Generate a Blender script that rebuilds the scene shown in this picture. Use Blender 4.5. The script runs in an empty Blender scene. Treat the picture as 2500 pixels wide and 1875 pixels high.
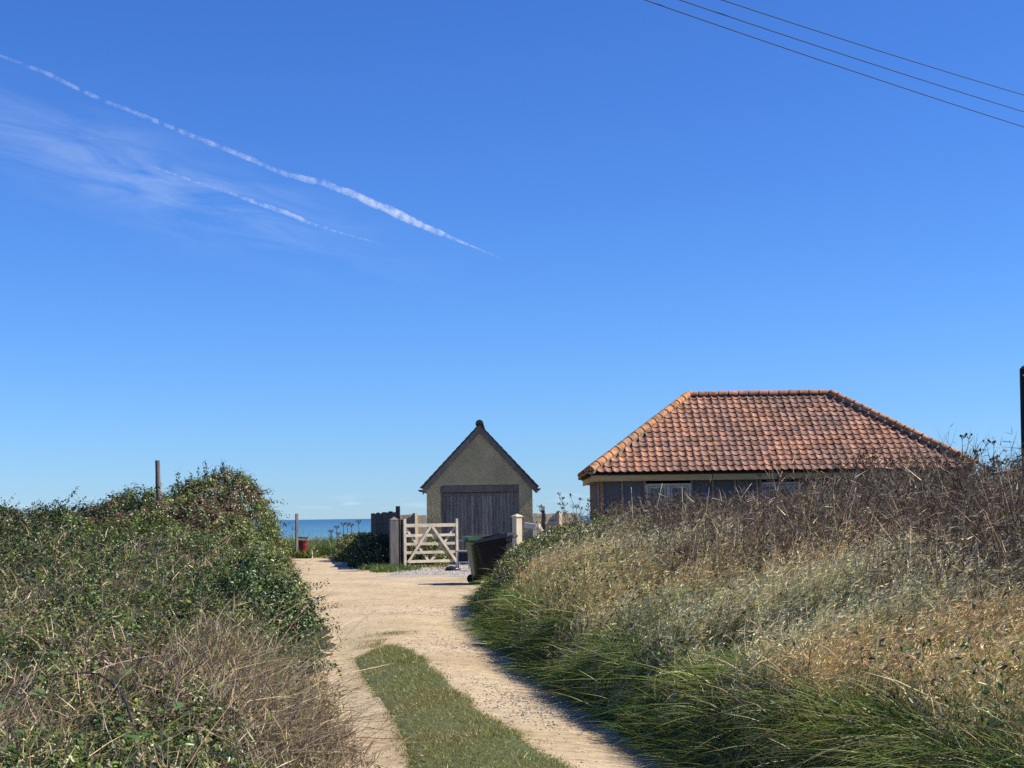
import bpy, math
import numpy as np
from mathutils import Vector, Matrix

S = bpy.context.scene
COL = S.collection
rng = np.random.default_rng(11)
PI = math.pi
R = math.radians

# ------------------------------------------------------------------ camera
F = 3756.0                      # focal length in pixels of the 2500 px wide photograph
EYE = 1.45
PITCH, ROLL = R(4.92), R(-0.8)
cam_d = bpy.data.cameras.new('camera'); cam = bpy.data.objects.new('camera', cam_d); COL.objects.link(cam)
cam_d.sensor_width = 36.0; cam_d.lens = 36.0 * F / 2500.0
cam_d.clip_start = 0.1; cam_d.clip_end = 150000.0
CM = Matrix.Rotation(PI / 2 + PITCH, 4, 'X') @ Matrix.Rotation(ROLL, 4, 'Z')
CM.translation = (0, 0, EYE)
cam.matrix_world = CM
S.camera = cam
C3 = np.array(CM.to_3x3())

def ray(px, py):
    d = C3 @ np.array([(px - 1250) / F, -(py - 937.5) / F, -1.0])
    return d / d[1]
def at(px, py, Y):
    """world point seen at photo pixel (px,py), at distance Y along the lane"""
    d = ray(px, py); return np.array([d[0] * Y, Y, EYE + d[2] * Y])
def ground_at(px, py, z=0.0):
    d = ray(px, py); Y = (z - EYE) / d[2]; return np.array([d[0] * Y, Y, z])

# ------------------------------------------------------------------ world
SUN_EL, SUN_AZ = R(44.0), R(-2.0)        # azimuth measured from +X towards +Y
W = bpy.data.worlds.new('World'); S.world = W; W.use_nodes = True
nt = W.node_tree; nt.nodes.clear()
def N(t, tree=nt, **kw):
    n = tree.nodes.new(t)
    for k, v in kw.items(): setattr(n, k, v)
    return n
out = N('ShaderNodeOutputWorld'); bg = N('ShaderNodeBackground')
sky = N('ShaderNodeTexSky', sky_type='NISHITA', sun_disc=False)
sky.sun_elevation = SUN_EL; sky.sun_rotation = PI / 2 - SUN_AZ
sky.altitude = 0; sky.air_density = 1.0; sky.dust_density = 0.0; sky.ozone_density = 1.0
bg.inputs['Strength'].default_value = 0.10
tc = N('ShaderNodeTexCoord')
# thin cirrus high over the sea on the left, and a faint low bank of cloud along the horizon
sep = N('ShaderNodeSeparateXYZ')
def M(op, a, b=None, c=None, tree=nt, clamp=False):
    n = N('ShaderNodeMath', tree, operation=op); n.use_clamp = clamp
    for i, v in enumerate((a, b, c)):
        if v is None: continue
        if isinstance(v, (int, float)): n.inputs[i].default_value = v
        else: tree.links.new(v, n.inputs[i])
    return n.outputs[0]
L = nt.links.new
L(tc.outputs['Generated'], sep.inputs[0])
X, Y_, Z = sep.outputs[0], sep.outputs[1], sep.outputs[2]
az = M('ARCTAN2', X, Y_)                         # 0 straight ahead, + right
el = M('ARCSINE', Z)
# cirrus: streaky noise in (azimuth, elevation)
cmb = N('ShaderNodeCombineXYZ')
L(M('MULTIPLY', M('ADD', az, M('MULTIPLY', el, -1.2)), 7.0), cmb.inputs[0])
L(M('MULTIPLY', M('ADD', el, M('MULTIPLY', az, 0.22)), 42.0), cmb.inputs[1])
nz = N('ShaderNodeTexNoise'); nz.inputs['Scale'].default_value = 1.6; nz.inputs['Detail'].default_value = 8.0
nz.inputs['Roughness'].default_value = 0.62; nz.inputs['Distortion'].default_value = 0.8
L(cmb.outputs[0], nz.inputs['Vector'])
def gauss(v, mu, s):
    t = M('DIVIDE', M('SUBTRACT', v, mu), s)
    return M('EXPONENT', M('MULTIPLY', M('MULTIPLY', t, t), -1.0))
axis = M('SUBTRACT', el, M('ADD', 0.206, M('MULTIPLY', M('ADD', az, 0.20), -0.285)))
patch = M('MULTIPLY', gauss(axis, 0.0, 0.024), gauss(az, -0.235, 0.125))
cir = M('MULTIPLY', M('MULTIPLY', M('SUBTRACT', nz.outputs['Fac'], 0.36, clamp=True), 2.2, clamp=True), M('MULTIPLY', patch, 0.34))
# low horizon cloud
cmb2 = N('ShaderNodeCombineXYZ')
L(M('MULTIPLY', az, 40.0), cmb2.inputs[0]); L(M('MULTIPLY', el, 230.0), cmb2.inputs[1])
nz2 = N('ShaderNodeTexNoise'); nz2.inputs['Scale'].default_value = 1.0; nz2.inputs['Detail'].default_value = 5.0
L(cmb2.outputs[0], nz2.inputs['Vector'])
band = gauss(el, 0.0105, 0.0035)
low = M('MULTIPLY', M('MULTIPLY', M('SUBTRACT', nz2.outputs['Fac'], 0.50, clamp=True), 4.0, clamp=True), M('MULTIPLY', band, 0.55))
# the camera's own colour rendering of a clear sky: one gain and one slope per channel, the same in every direction
sc_ = N('ShaderNodeSeparateColor'); cc_ = N('ShaderNodeCombineColor'); L(sky.outputs[0], sc_.inputs[0])
for ch, (gn, sl) in enumerate(((.196, 1.18), (.410, 1.09), (.955, .985))):
    L(M('MULTIPLY', M('POWER', sc_.outputs[ch], sl), gn), cc_.inputs[ch])
mx = N('ShaderNodeMix', data_type='RGBA'); mx.inputs[7].default_value = (4.6, 5.3, 6.6, 1)
L(M('ADD', cir, low, clamp=True), mx.inputs[0]); L(cc_.outputs[0], mx.inputs[6])
L(mx.outputs[2], bg.inputs['Color']); L(bg.outputs[0], out.inputs[0])

# ------------------------------------------------------------------ sun
sd = bpy.data.lights.new('sun', 'SUN'); sun = bpy.data.objects.new('sun', sd); COL.objects.link(sun)
sd.energy = 5.0; sd.angle = R(0.53); sd.color = (1.0, 0.93, 0.79)
sv = Vector((math.cos(SUN_EL) * math.cos(SUN_AZ), math.cos(SUN_EL) * math.sin(SUN_AZ), math.sin(SUN_EL)))
sun.rotation_euler = sv.to_track_quat('Z', 'Y').to_euler()
sun.location = (40, 0, 40)

S.view_settings.view_transform = 'Standard'; S.view_settings.look = 'None'
S.view_settings.exposure = 0.75; S.view_settings.gamma = 1.0; S.view_settings.use_curve_mapping = False
S.cycles.use_denoising = False
S.cycles.max_bounces = 6; S.cycles.diffuse_bounces = 3; S.cycles.transmission_bounces = 4
S.cycles.transparent_max_bounces = 8; S.cycles.volume_bounces = 1

# ------------------------------------------------------------------ materials
MATS = {}
def rgba(c): return (c[0], c[1], c[2], 1.0)
def mat(name, base, dark=None, scale=6.0, rough=0.8, bump=0.0, bscale=None, stretch=(1, 1, 1), spec=0.3, rand=0.0, detail=6.0, contrast=(0.35, 0.7), metallic=0.0):
    """noise-mottled principled material; rand = brightness spread from one object to the next"""
    if name in MATS: return MATS[name]
    m = bpy.data.materials.new(name); m.use_nodes = True; t = m.node_tree
    p = t.nodes['Principled BSDF']; p.inputs['Roughness'].default_value = rough
    p.inputs['Specular IOR Level'].default_value = spec; p.inputs['Metallic'].default_value = metallic
    tc = N('ShaderNodeTexCoord', t); mp = N('ShaderNodeMapping', t); mp.inputs['Scale'].default_value = stretch
    t.links.new(tc.outputs['Object'], mp.inputs[0])
    oi = N('ShaderNodeObjectInfo', t)
    add = N('ShaderNodeVectorMath', t, operation='ADD')
    mulr = N('ShaderNodeVectorMath', t, operation='SCALE'); mulr.inputs[0].default_value = (37.0, 19.0, 53.0)
    t.links.new(oi.outputs['Random'], mulr.inputs['Scale'])
    t.links.new(mp.outputs[0], add.inputs[0]); t.links.new(mulr.outputs[0], add.inputs[1])
    nz = N('ShaderNodeTexNoise', t); nz.inputs['Scale'].default_value = scale; nz.inputs['Detail'].default_value = detail
    nz.inputs['Roughness'].default_value = 0.62
    t.links.new(add.outputs[0], nz.inputs['Vector'])
    cr = N('ShaderNodeValToRGB', t)
    d = dark if dark is not None else tuple(c * 0.6 for c in base)
    cr.color_ramp.elements[0].position = contrast[0]; cr.color_ramp.elements[0].color = rgba(d)
    cr.color_ramp.elements[1].position = contrast[1]; cr.color_ramp.elements[1].color = rgba(base)
    t.links.new(nz.outputs['Fac'], cr.inputs[0]); colr = cr.outputs[0]
    if rand:
        h = N('ShaderNodeHueSaturation', t)
        v = M('ADD', 1.0 - rand, M('MULTIPLY', oi.outputs['Random'], 2 * rand, tree=t), tree=t)
        t.links.new(v, h.inputs['Value']); t.links.new(colr, h.inputs['Color']); colr = h.outputs[0]
    t.links.new(colr, p.inputs['Base Color'])
    if bump:
        nb = N('ShaderNodeTexNoise', t); nb.inputs['Scale'].default_value = bscale or scale * 4; nb.inputs['Detail'].default_value = 5
        t.links.new(add.outputs[0], nb.inputs['Vector'])
        b = N('ShaderNodeBump', t); b.inputs['Strength'].default_value = 1.0; b.inputs['Distance'].default_value = bump
        t.links.new(nb.outputs['Fac'], b.inputs['Height']); t.links.new(b.outputs[0], p.inputs['Normal'])
    MATS[name] = m; return m

def leafmat(name, trans=0.35, gloss=0.06, rough=0.45):
    """vertex colour 'col' holds each leaf's or blade's own colour"""
    if name in MATS: return MATS[name]
    m = bpy.data.materials.new(name); m.use_nodes = True; t = m.node_tree; t.nodes.clear()
    o = N('ShaderNodeOutputMaterial', t); at_ = N('ShaderNodeAttribute', t, attribute_name='col')
    df = N('ShaderNodeBsdfDiffuse', t); tr = N('ShaderNodeBsdfTranslucent', t); gl = N('ShaderNodeBsdfGlossy', t)
    gl.inputs['Roughness'].default_value = rough
    m1 = N('ShaderNodeMixShader', t); m1.inputs[0].default_value = trans
    m2 = N('ShaderNodeMixShader', t); m2.inputs[0].default_value = gloss
    k = t.links.new
    k(at_.outputs['Color'], df.inputs['Color']); k(at_.outputs['Color'], tr.inputs['Color'])
    k(df.outputs[0], m1.inputs[1]); k(tr.outputs[0], m1.inputs[2]); k(m1.outputs[0], m2.inputs[1]); k(gl.outputs[0], m2.inputs[2])
    k(m2.outputs[0], o.inputs[0]); MATS[name] = m; return m

# ------------------------------------------------------------------ mesh helpers
def tag(o, label=None, cat=None, group=None, kind=None):
    if label: o['label'] = label
    if cat: o['category'] = cat
    if group: o['group'] = group
    if kind: o['kind'] = kind
    return o
def link(name, me, parent=None):
    o = bpy.data.objects.new(name, me); COL.objects.link(o)
    if parent is not None: o.parent = parent
    return o
def empty(name, loc=(0, 0, 0), rz=0.0):
    o = bpy.data.objects.new(name, None); COL.objects.link(o); o.location = loc; o.rotation_euler = (0, 0, rz)
    o.empty_display_size = 0.2; return o
def np_mesh(name, V, T=None, Q=None, col=None, m=None, smooth=False):
    me = bpy.data.meshes.new(name)
    V = np.asarray(V, np.float32)
    T = np.zeros((0, 3), np.int32) if T is None else np.asarray(T, np.int32).reshape(-1, 3)
    Q = np.zeros((0, 4), np.int32) if Q is None else np.asarray(Q, np.int32).reshape(-1, 4)
    me.vertices.add(len(V)); me.vertices.foreach_set('co', V.ravel())
    nl = T.size + Q.size; me.loops.add(nl)
    me.loops.foreach_set('vertex_index', np.concatenate([T.ravel(), Q.ravel()]))
    me.polygons.add(len(T) + len(Q))
    st = np.concatenate([np.arange(len(T)) * 3, T.size + np.arange(len(Q)) * 4]).astype(np.int32)
    me.polygons.foreach_set('loop_start', st)
    if smooth: me.polygons.foreach_set('use_smooth', np.ones(len(st), bool))
    me.update(calc_edges=True); me.validate(verbose=False)
    if col is not None:
        a = me.color_attributes.new('col', 'FLOAT_COLOR', 'POINT')
        c4 = np.ones((len(V), 4), np.float32); c4[:, :3] = np.clip(col, 0, 1); a.data.foreach_set('color', c4.ravel())
    if m is not None: me.materials.append(m)
    return me

class MB:
    """collects boxes, tubes and prisms for ONE mesh"""
    def __init__(s): s.v = []; s.f = []
    def add(s, V, Fc):
        b = len(s.v); s.v += [tuple(map(float, p)) for p in V]; s.f += [tuple(i + b for i in f) for f in Fc]; return s
    def box(s, c, d, rot=None, taper=1.0, bev=0.0):
        """box of size d centred at c; rot a 3x3; taper scales the bottom in x and y"""
        x, y, z = d[0] / 2, d[1] / 2, d[2] / 2
        P = []
        for sz in (-1, 1):
            k = taper if sz < 0 else 1.0
            for sx, sy in ((-1, -1), (1, -1), (1, 1), (-1, 1)): P.append(Vector((sx * x * k, sy * y * k, sz * z)))
        if rot is not None: P = [rot @ p for p in P]
        c = Vector(c); P = [p + c for p in P]
        return s.add(P, [(0, 3, 2, 1), (4, 5, 6, 7), (0, 1, 5, 4), (1, 2, 6, 5), (2, 3, 7, 6), (3, 0, 4, 7)])
    def bar(s, a, b, w, h, up=(0, 0, 1)):
        a, b = Vector(a), Vector(b); d = (b - a); l = d.length; d.normalize(); up = Vector(up)
        r = d.cross(up); r.normalize(); u = r.cross(d)
        return s.box((a + b) / 2, (w, l, h), Matrix((r, d, u)).transposed())
    def tube(s, pts, rad, n=6, cap=True):
        pts = [Vector(p) for p in pts]; rings = []
        if isinstance(rad, (int, float)): rad = [rad] * len(pts)
        for i, p in enumerate(pts):
            d = (pts[min(i + 1, len(pts) - 1)] - pts[max(i - 1, 0)]).normalized()
            a = Vector((0, 0, 1)) if abs(d.z) < 0.9 else Vector((1, 0, 0))
            u = d.cross(a).normalized(); w = d.cross(u)
            rings.append([p + (u * math.cos(2 * PI * k / n) + w * math.sin(2 * PI * k / n)) * rad[i] for k in range(n)])
        V = [q for r in rings for q in r]; Fc = []
        for i in range(len(pts) - 1):
            for k in range(n):
                a, b = i * n + k, i * n + (k + 1) % n; Fc.append((a, b, b + n, a + n))
        if cap: Fc.append(tuple(range(n - 1, -1, -1))); Fc.append(tuple((len(pts) - 1) * n + k for k in range(n)))
        return s.add(V, Fc)
    def prism(s, poly, a, b):
        """polygon given as 3D points of one end; extruded by vector b-a"""
        n = len(poly); o = Vector(b) - Vector(a)
        V = [Vector(p) for p in poly] + [Vector(p) + o for p in poly]
        Fc = [tuple(range(n - 1, -1, -1)), tuple(range(n, 2 * n))] + [(i, (i + 1) % n, n + (i + 1) % n, n + i) for i in range(n)]
        return s.add(V, Fc)
    def build(s, name, m, parent=None, smooth=False, loc=None):
        me = bpy.data.meshes.new(name); me.from_pydata(s.v, [], s.f)
        import bmesh
        bm = bmesh.new(); bm.from_mesh(me); bmesh.ops.recalc_face_normals(bm, faces=bm.faces); bm.to_mesh(me); bm.free()
        if smooth:
            for p in me.polygons: p.use_smooth = True
        me.materials.append(m); o = link(name, me, parent)
        if loc is not None: o.location = loc
        return o

# ------------------------------------------------------------------ value noise and terrain functions
_T = rng.random((256, 256))
def vn(x, y, seed=0):
    x = np.asarray(x, float) + seed * 17.3; y = np.asarray(y, float) + seed * 9.1
    i, j = np.floor(x).astype(int), np.floor(y).astype(int); fx, fy = x - i, y - j
    fx, fy = fx * fx * (3 - 2 * fx), fy * fy * (3 - 2 * fy)
    g = lambda a, b: _T[a & 255, b & 255]
    return (g(i, j) * (1 - fx) + g(i + 1, j) * fx) * (1 - fy) + (g(i, j + 1) * (1 - fx) + g(i + 1, j + 1) * fx) * fy
def fbm(x, y, s=0, o=3):
    r = 0; a = 0.5; f = 1.0
    for k in range(o): r = r + a * vn(np.asarray(x) * f, np.asarray(y) * f, s + k); a *= .5; f *= 2.1
    return r / (1 - .5 ** o)
def sm(a, b, x): t = np.clip((x - a) / (b - a), 0, 1); return t * t * (3 - 2 * t)
def xr(y): return np.interp(y, [-20, 3, 6, 8.8, 10.6, 13.6, 18.3, 25, 30.7, 33.4, 35, 37, 40], [3, 2.0, 1.5, 1.03, .71, .29, -.29, -.64, -.52, -.12, 1.0, 3.0, 9.0])
def xl(y): return np.interp(y, [-20, 3, 9, 11.3, 14.2, 19.3, 25, 31.8, 41.6, 54, 60, 66, 90], [.0, -.3, -.93, -1.36, -1.74, -2.3, -3.3, -4.5, -6.2, -8, -8.7, -9, -9])
def xpath(y): return np.interp(y, [-20, 33, 34.5, 36, 37.6, 38.9, 39.6, 43, 48, 60, 66, 90], [3.2, .6, 1.5, 2.5, 2.5, -1.0, -3.0, -3.7, -5.0, -6.4, -6.5, -6.5])
def left_canopy(x, y):
    t = xl(y) - x
    base = np.interp(y, [3, 6, 8, 10.5, 13, 16, 20, 24, 26, 29, 33, 38, 48, 56, 70], [.30, .38, .48, .60, .74, .88, 1.12, 1.42, 1.62, 1.62, 1.25, .85, .62, .55, .5])
    base = base + np.where(y < 24, .12 * sm(2, 5, t), 0)
    e = sm(-.12, 1.0, t) * .72 + .28 * sm(.6, 2.6, t)
    mound = .74 * np.exp(-((x + 5.35) / 1.25) ** 2 - ((y - 28.2) / 2.6) ** 2)
    mound = mound + .30 * np.exp(-((x + 4.55) / .7) ** 2 - ((y - 28.5) / 1.8) ** 2)
    h = base * e + mound
    return h + (fbm(x * 1.3, y * 1.0, 3) - .5) * .66 * np.clip(h, 0, 1) + (vn(x * 3.2, y * 2.4, 8) - .5) * .22 * np.clip(h * 1.4, 0, 1)
def right_ground(x, y):
    s = x - xr(y); return (.40 * sm(.0, .55, s) + .42 * sm(.4, 3.6, s)) * sm(41, 35, y)
def right_height(x, y):
    """plant height on the right bank"""
    s = x - xr(y)
    return np.interp(s, [-.1, .2, .75, 1.5, 2.5, 4, 8], [.22, .34, .60, .76, .92, 1.02, 1.02]) * (0.80 + .4 * vn(x * .9, y * .6, 5)) * (1 - .12 * sm(15, 22, y)) * (1 - .30 * sm(10.5, 7, y))
def ground_z(x, y):
    x = np.asarray(x, float); y = np.asarray(y, float)
    z = np.full(np.broadcast(x, y).shape, 0.02)
    t = xl(y) - x; s = x - xr(y)
    zl = np.maximum(left_canopy(x, y) - .42, 0) * sm(.15, 1.3, t)
    z = z + np.where(t > 0, zl, 0) + np.where(s > 0, right_ground(x, y), 0)
    inpath = sm(.02, .25, x - xl(y)) * sm(.02, .25, np.minimum(xr(y), 99) - x) if False else None
    pl, pr = xl(y), np.where(y < 34, xr(y), xpath(y))
    ins = np.minimum(x - pl, pr - x)
    z = np.where((ins > -.05) & (y < 66), -.05, z)
    z = z + np.where(y > 73, -np.interp(y, [73, 76, 79, 95], [0, 2.5, 11, 17]), 0)
    return z

# ------------------------------------------------------------------ ground, path, sea
xs = np.concatenate([np.linspace(-400, -30, 14), np.arange(-28, -12, 1.0), np.arange(-12, 14, .16), np.arange(14, 30, 1.0), np.linspace(32, 400, 14)])
ys = np.concatenate([np.linspace(-200, -4, 12), np.arange(-2, 2, .8), np.arange(2, 40, .22), np.arange(40, 72, .8), np.arange(72, 97, .7)])
GX, GY = np.meshgrid(xs, ys, indexing='ij'); GZ = ground_z(GX, GY)
def grid_faces(a, b):
    i, j = np.meshgrid(np.arange(a - 1), np.arange(b - 1), indexing='ij'); k = (i * b + j).ravel()
    return np.stack([k, k + b, k + b + 1, k + 1], 1)
soil = mat('soil', (.085, .065, .038), (.03, .028, .014), scale=3.0, rough=.95, bump=.03, bscale=25)
g = link('ground', np_mesh('ground', np.stack([GX, GY, GZ], -1).reshape(-1, 3), Q=grid_faces(len(xs), len(ys)), m=soil, smooth=True)); tag(g, kind='structure')

dirt = bpy.data.materials.new('dirt'); dirt.use_nodes = True
def dirt_nodes(m):
    t = m.node_tree; p = t.nodes['Principled BSDF']; p.inputs['Roughness'].default_value = .95; p.inputs['Specular IOR Level'].default_value = .15
    tc = N('ShaderNodeTexCoord', t); k = t.links.new
    def noise(sc, det=6, ro=.6, vec=None):
        n = N('ShaderNodeTexNoise', t); n.inputs['Scale'].default_value = sc; n.inputs['Detail'].default_value = det; n.inputs['Roughness'].default_value = ro
        k(vec or tc.outputs['Object'], n.inputs['Vector']); return n.outputs['Fac']
    def ramp(f, stops):
        r = N('ShaderNodeValToRGB', t); e = r.color_ramp.elements
        while len(e) < len(stops): e.new(.5)
        for q, (po, c) in zip(e, stops): q.position = po; q.color = rgba(c)
        k(f, r.inputs[0]); return r.outputs[0]
    a = ramp(noise(.55, 5), [(.3, (.37, .280, .172)), (.5, (.445, .352, .228)), (.72, (.49, .40, .275))])
    b = ramp(noise(9, 8, .7), [(.34, (.72, .69, .66)), (.5, (1, 1, 1)), (.7, (1.12, 1.12, 1.12))])
    mpv = N('ShaderNodeMapping', t); mpv.inputs['Scale'].default_value = (.55, 2.2, 1); k(tc.outputs['Object'], mpv.inputs[0])
    c2 = ramp(noise(4.0, 9, .75, mpv.outputs[0]), [(.38, (.64, .61, .58)), (.47, (1, 1, 1))])
    m1 = N('ShaderNodeMix', t, data_type='RGBA', blend_type='MULTIPLY'); m1.inputs[0].default_value = 1; k(a, m1.inputs[6]); k(b, m1.inputs[7])
    m2 = N('ShaderNodeMix', t, data_type='RGBA', blend_type='MULTIPLY'); m2.inputs[0].default_value = .8; k(m1.outputs[2], m2.inputs[6]); k(c2, m2.inputs[7])
    vo = N('ShaderNodeTexVoronoi', t); vo.inputs['Scale'].default_value = 26; k(tc.outputs['Object'], vo.inputs['Vector'])
    spk = M('MULTIPLY', M('LESS_THAN', vo.outputs['Distance'], .22, tree=t), M('GREATER_THAN', noise(1.3, 3), .5, tree=t), tree=t)
    m3 = N('ShaderNodeMix', t, data_type='RGBA'); k(M('MULTIPLY', spk, .30, tree=t), m3.inputs[0]); k(m2.outputs[2], m3.inputs[6]); m3.inputs[7].default_value = (.20, .155, .11, 1)
    k(m3.outputs[2], p.inputs['Base Color'])
    bp = N('ShaderNodeBump', t); bp.inputs['Distance'].default_value = .02; bp.inputs['Strength'].default_value = .9
    k(M('ADD', noise(14, 8, .7), M('MULTIPLY', noise(60, 4), .35, tree=t), tree=t), bp.inputs['Height']); k(bp.outputs[0], p.inputs['Normal'])
dirt_nodes(dirt); MATS['dirt'] = dirt
py_ = np.concatenate([np.arange(1, 36, .12), np.arange(36, 66.5, .3)]); nu = 70
PY = np.repeat(py_[:, None], nu, 1); u = np.linspace(0, 1, nu)[None]
lo = xl(py_)[:, None] - .45; hi = np.where(py_ < 34, np.maximum(xr(py_), 0 * py_ - 9) + .35, xpath(py_))[:, None]
PX = lo + (hi - lo) * u
def path_z(x, y):
    mid = np.interp(y, [3, 9, 13, 18, 21, 26], [.35, .12, -.62, -1.25, -1.7, -2.2])      # centre of the grass strip
    d = np.abs(x - mid); fade = sm(30, 18, y)
    rut = -.035 * np.exp(-((d - .85) / .28) ** 2) * fade + .035 * np.exp(-(d / .45) ** 2) * fade
    return rut + (fbm(x * 1.1, y * .9, 21) - .5) * .05 + (fbm(x * 5, y * 5, 25) - .5) * .018
PZ = path_z(PX, PY) - .08 * sm(.12, 0, u) - .08 * sm(.90, 1, u) * 0 + .012
path = link('path', np_mesh('path', np.stack([PX, PY, PZ], -1).reshape(-1, 3), Q=grid_faces(len(py_), nu), m=dirt, smooth=True)); tag(path, kind='structure')

# gravel drive in front of the garage
gx = np.linspace(-3.6, 3.4, 60); gy = np.linspace(36.3, 48.6, 70)
AX, AY = np.meshgrid(gx, gy, indexing='ij')
edge = np.minimum.reduce([AX - (-3.3 + .5 * (vn(AY, AY * 0, 3) - .5)), AY - (36.7 + 1.3 * sm(-.6, -3.2, AX) + .5 * (vn(AX * 1.2, AX * 0, 4) - .5))])
AZ = path_z(AX, AY) * 0 + .035 * sm(0, .4, edge) + .008 + (fbm(AX * 3, AY * 3, 9) - .5) * .03 - .12 * sm(0, -.15, edge)
gravel_m = mat('gravel', (.45, .41, .35), (.22, .20, .17), scale=28, rough=.9, bump=.03, bscale=40, contrast=(.3, .62))
gd = link('gravel_drive', np_mesh('gravel_drive', np.stack([AX, AY, AZ], -1).reshape(-1, 3), Q=grid_faces(60, 70), m=gravel_m, smooth=True)); tag(gd, kind='structure')

# sea
sea_m = bpy.data.materials.new('sea_water'); sea_m.use_nodes = True
def sea_nodes(m):
    t = m.node_tree; p = t.nodes['Principled BSDF']; k = t.links.new
    p.inputs['Roughness'].default_value = .28; p.inputs['Specular IOR Level'].default_value = .25
    tc = N('ShaderNodeTexCoord', t); sp = N('ShaderNodeSeparateXYZ', t); k(tc.outputs['Object'], sp.inputs[0])
    mr = N('ShaderNodeMapRange', t); mr.inputs['From Min'].default_value = math.log(700); mr.inputs['From Max'].default_value = math.log(7000)
    k(M('LOGARITHM', M('MAXIMUM', sp.outputs[1], 1.0, tree=t), math.e, tree=t), mr.inputs['Value'])
    mp = N('ShaderNodeMapping', t); mp.inputs['Scale'].default_value = (.0006, .0035, 1); k(tc.outputs['Object'], mp.inputs[0])
    nz = N('ShaderNodeTexNoise', t); nz.inputs['Scale'].default_value = 1; nz.inputs['Detail'].default_value = 5; k(mp.outputs[0], nz.inputs['Vector'])
    f = M('ADD', mr.outputs[0], M('MULTIPLY', M('SUBTRACT', nz.outputs['Fac'], .5, tree=t), .5, tree=t), tree=t)
    r = N('ShaderNodeValToRGB', t); e = r.color_ramp.elements          # pale over the shallow sand, deep blue offshore
    e[0].position = 0; e[0].color = (.15, .28, .28, 1); e[1].position = 1; e[1].color = (.018, .080, .130, 1)
    q = e.new(.45); q.color = (.055, .155, .19, 1)
    k(f, r.inputs[0]); k(r.outputs[0], p.inputs['Base Color'])
    nb = N('ShaderNodeTexNoise', t); nb.inputs['Scale'].default_value = .15; nb.inputs['Detail'].default_value = 6; k(tc.outputs['Object'], nb.inputs['Vector'])
    b = N('ShaderNodeBump', t); b.inputs['Distance'].default_value = 1.2; b.inputs['Strength'].default_value = .6; k(nb.outputs['Fac'], b.inputs['Height']); k(b.outputs[0], p.inputs['Normal'])
sea_nodes(sea_m)
sx = np.linspace(-60000, 60000, 25); sy = np.concatenate([np.linspace(-300, 3000, 20), np.linspace(4000, 70000, 12)])
QX, QY = np.meshgrid(sx, sy, indexing='ij')
sea = link('sea', np_mesh('sea', np.stack([QX, QY, QX * 0 - 13.0], -1).reshape(-1, 3), Q=grid_faces(len(sx), len(sy)), m=sea_m)); tag(sea, kind='structure')

# ------------------------------------------------------------------ HOUSE
wood_new = mat('raw_timber', (.58, .40, .16), (.40, .27, .11), scale=5, rough=.8, stretch=(.4, 4, 6), bump=.003, rand=.12)
board_m = mat('insulation_board', (.105, .105, .105), (.08, .08, .082), scale=1.5, rough=.7, rand=.06)
batten_m = mat('batten_timber', (.30, .235, .15), (.18, .14, .09), scale=5, rough=.85, rand=.15)
white_frame = mat('white_window_frame', (.54, .48, .38), (.36, .32, .26), scale=6, rough=.5, rand=.04)
dark_in = mat('dark_room', (.02, .022, .026), (.012, .012, .014), rough=.9)
glass = mat('window_glass', (.03, .04, .05), (.02, .025, .03), rough=.05, spec=.8)
clad_m = mat('brown_cladding', (.30, .17, .10), (.17, .10, .06), scale=4, rough=.8, stretch=(3, 3, .5), rand=.15)
grey_clad = mat('grey_cladding', (.19, .18, .17), (.10, .095, .09), scale=4, rough=.85, stretch=(3, 3, .4), rand=.15)
tile_m = mat('terracotta_tile', (.37, .185, .125), (.20, .118, .086), scale=7, rough=.85, bump=.004, bscale=60, rand=.30)
tile_or = mat('orange_ridge_tile', (.50, .25, .125), (.34, .175, .095), scale=6, rough=.85, bump=.004, bscale=50, rand=.16)
tile_rd = mat('red_ridge_tile', (.52, .225, .125), (.34, .15, .09), scale=6, rough=.85, bump=.004, bscale=50, rand=.16)
mortar_m = mat('mortar', (.27, .21, .14), (.15, .12, .085), scale=14, rough=.95, bump=.006)
blue_print = mat('blue_print', (.025, .07, .22), (.02, .055, .17), rough=.7)

HY = 42.5                                   # front eave distance
def hx(px): return at(px, 1200, HY)[0]
EX0, EX1 = hx(1442), hx(2388); EZ = 2.62    # tile edge at the eave
HD = 3.35                                   # half depth of the roof
RZ = 4.94                                   # ridge underside
RX0, RX1 = at(1681, 965, HY + HD)[0], at(2024, 960, HY + HD)[0]
house = empty('bungalow', ((EX0 + EX1) / 2, HY + .35, 0))
tag(house, 'low bungalow under renovation with hipped red pantile roof and bare grey insulation boards', 'house')
HO = Vector(house.location)
def HB(): return MB()
def hb_build(mb, name, m, parent=house, smooth=False):
    mb.v = [tuple(Vector(v) - HO) for v in mb.v]; return mb.build(name, m, parent, smooth)
WX0, WX1, WY0, WY1 = EX0 + .30, EX1 - .30, HY + .30, HY + 2 * HD - .30
# wall core with window openings left out of the front skin
wall = HB(); wall.box(((WX0 + WX1) / 2, (WY0 + WY1) / 2 + .1, 1.2), (WX1 - WX0 - .1, WY1 - WY0 - .2, 2.5)); hb_build(wall, 'wall', dark_in)
fz1 = EZ - .05; fz0 = fz1 - .19              # fascia
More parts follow.
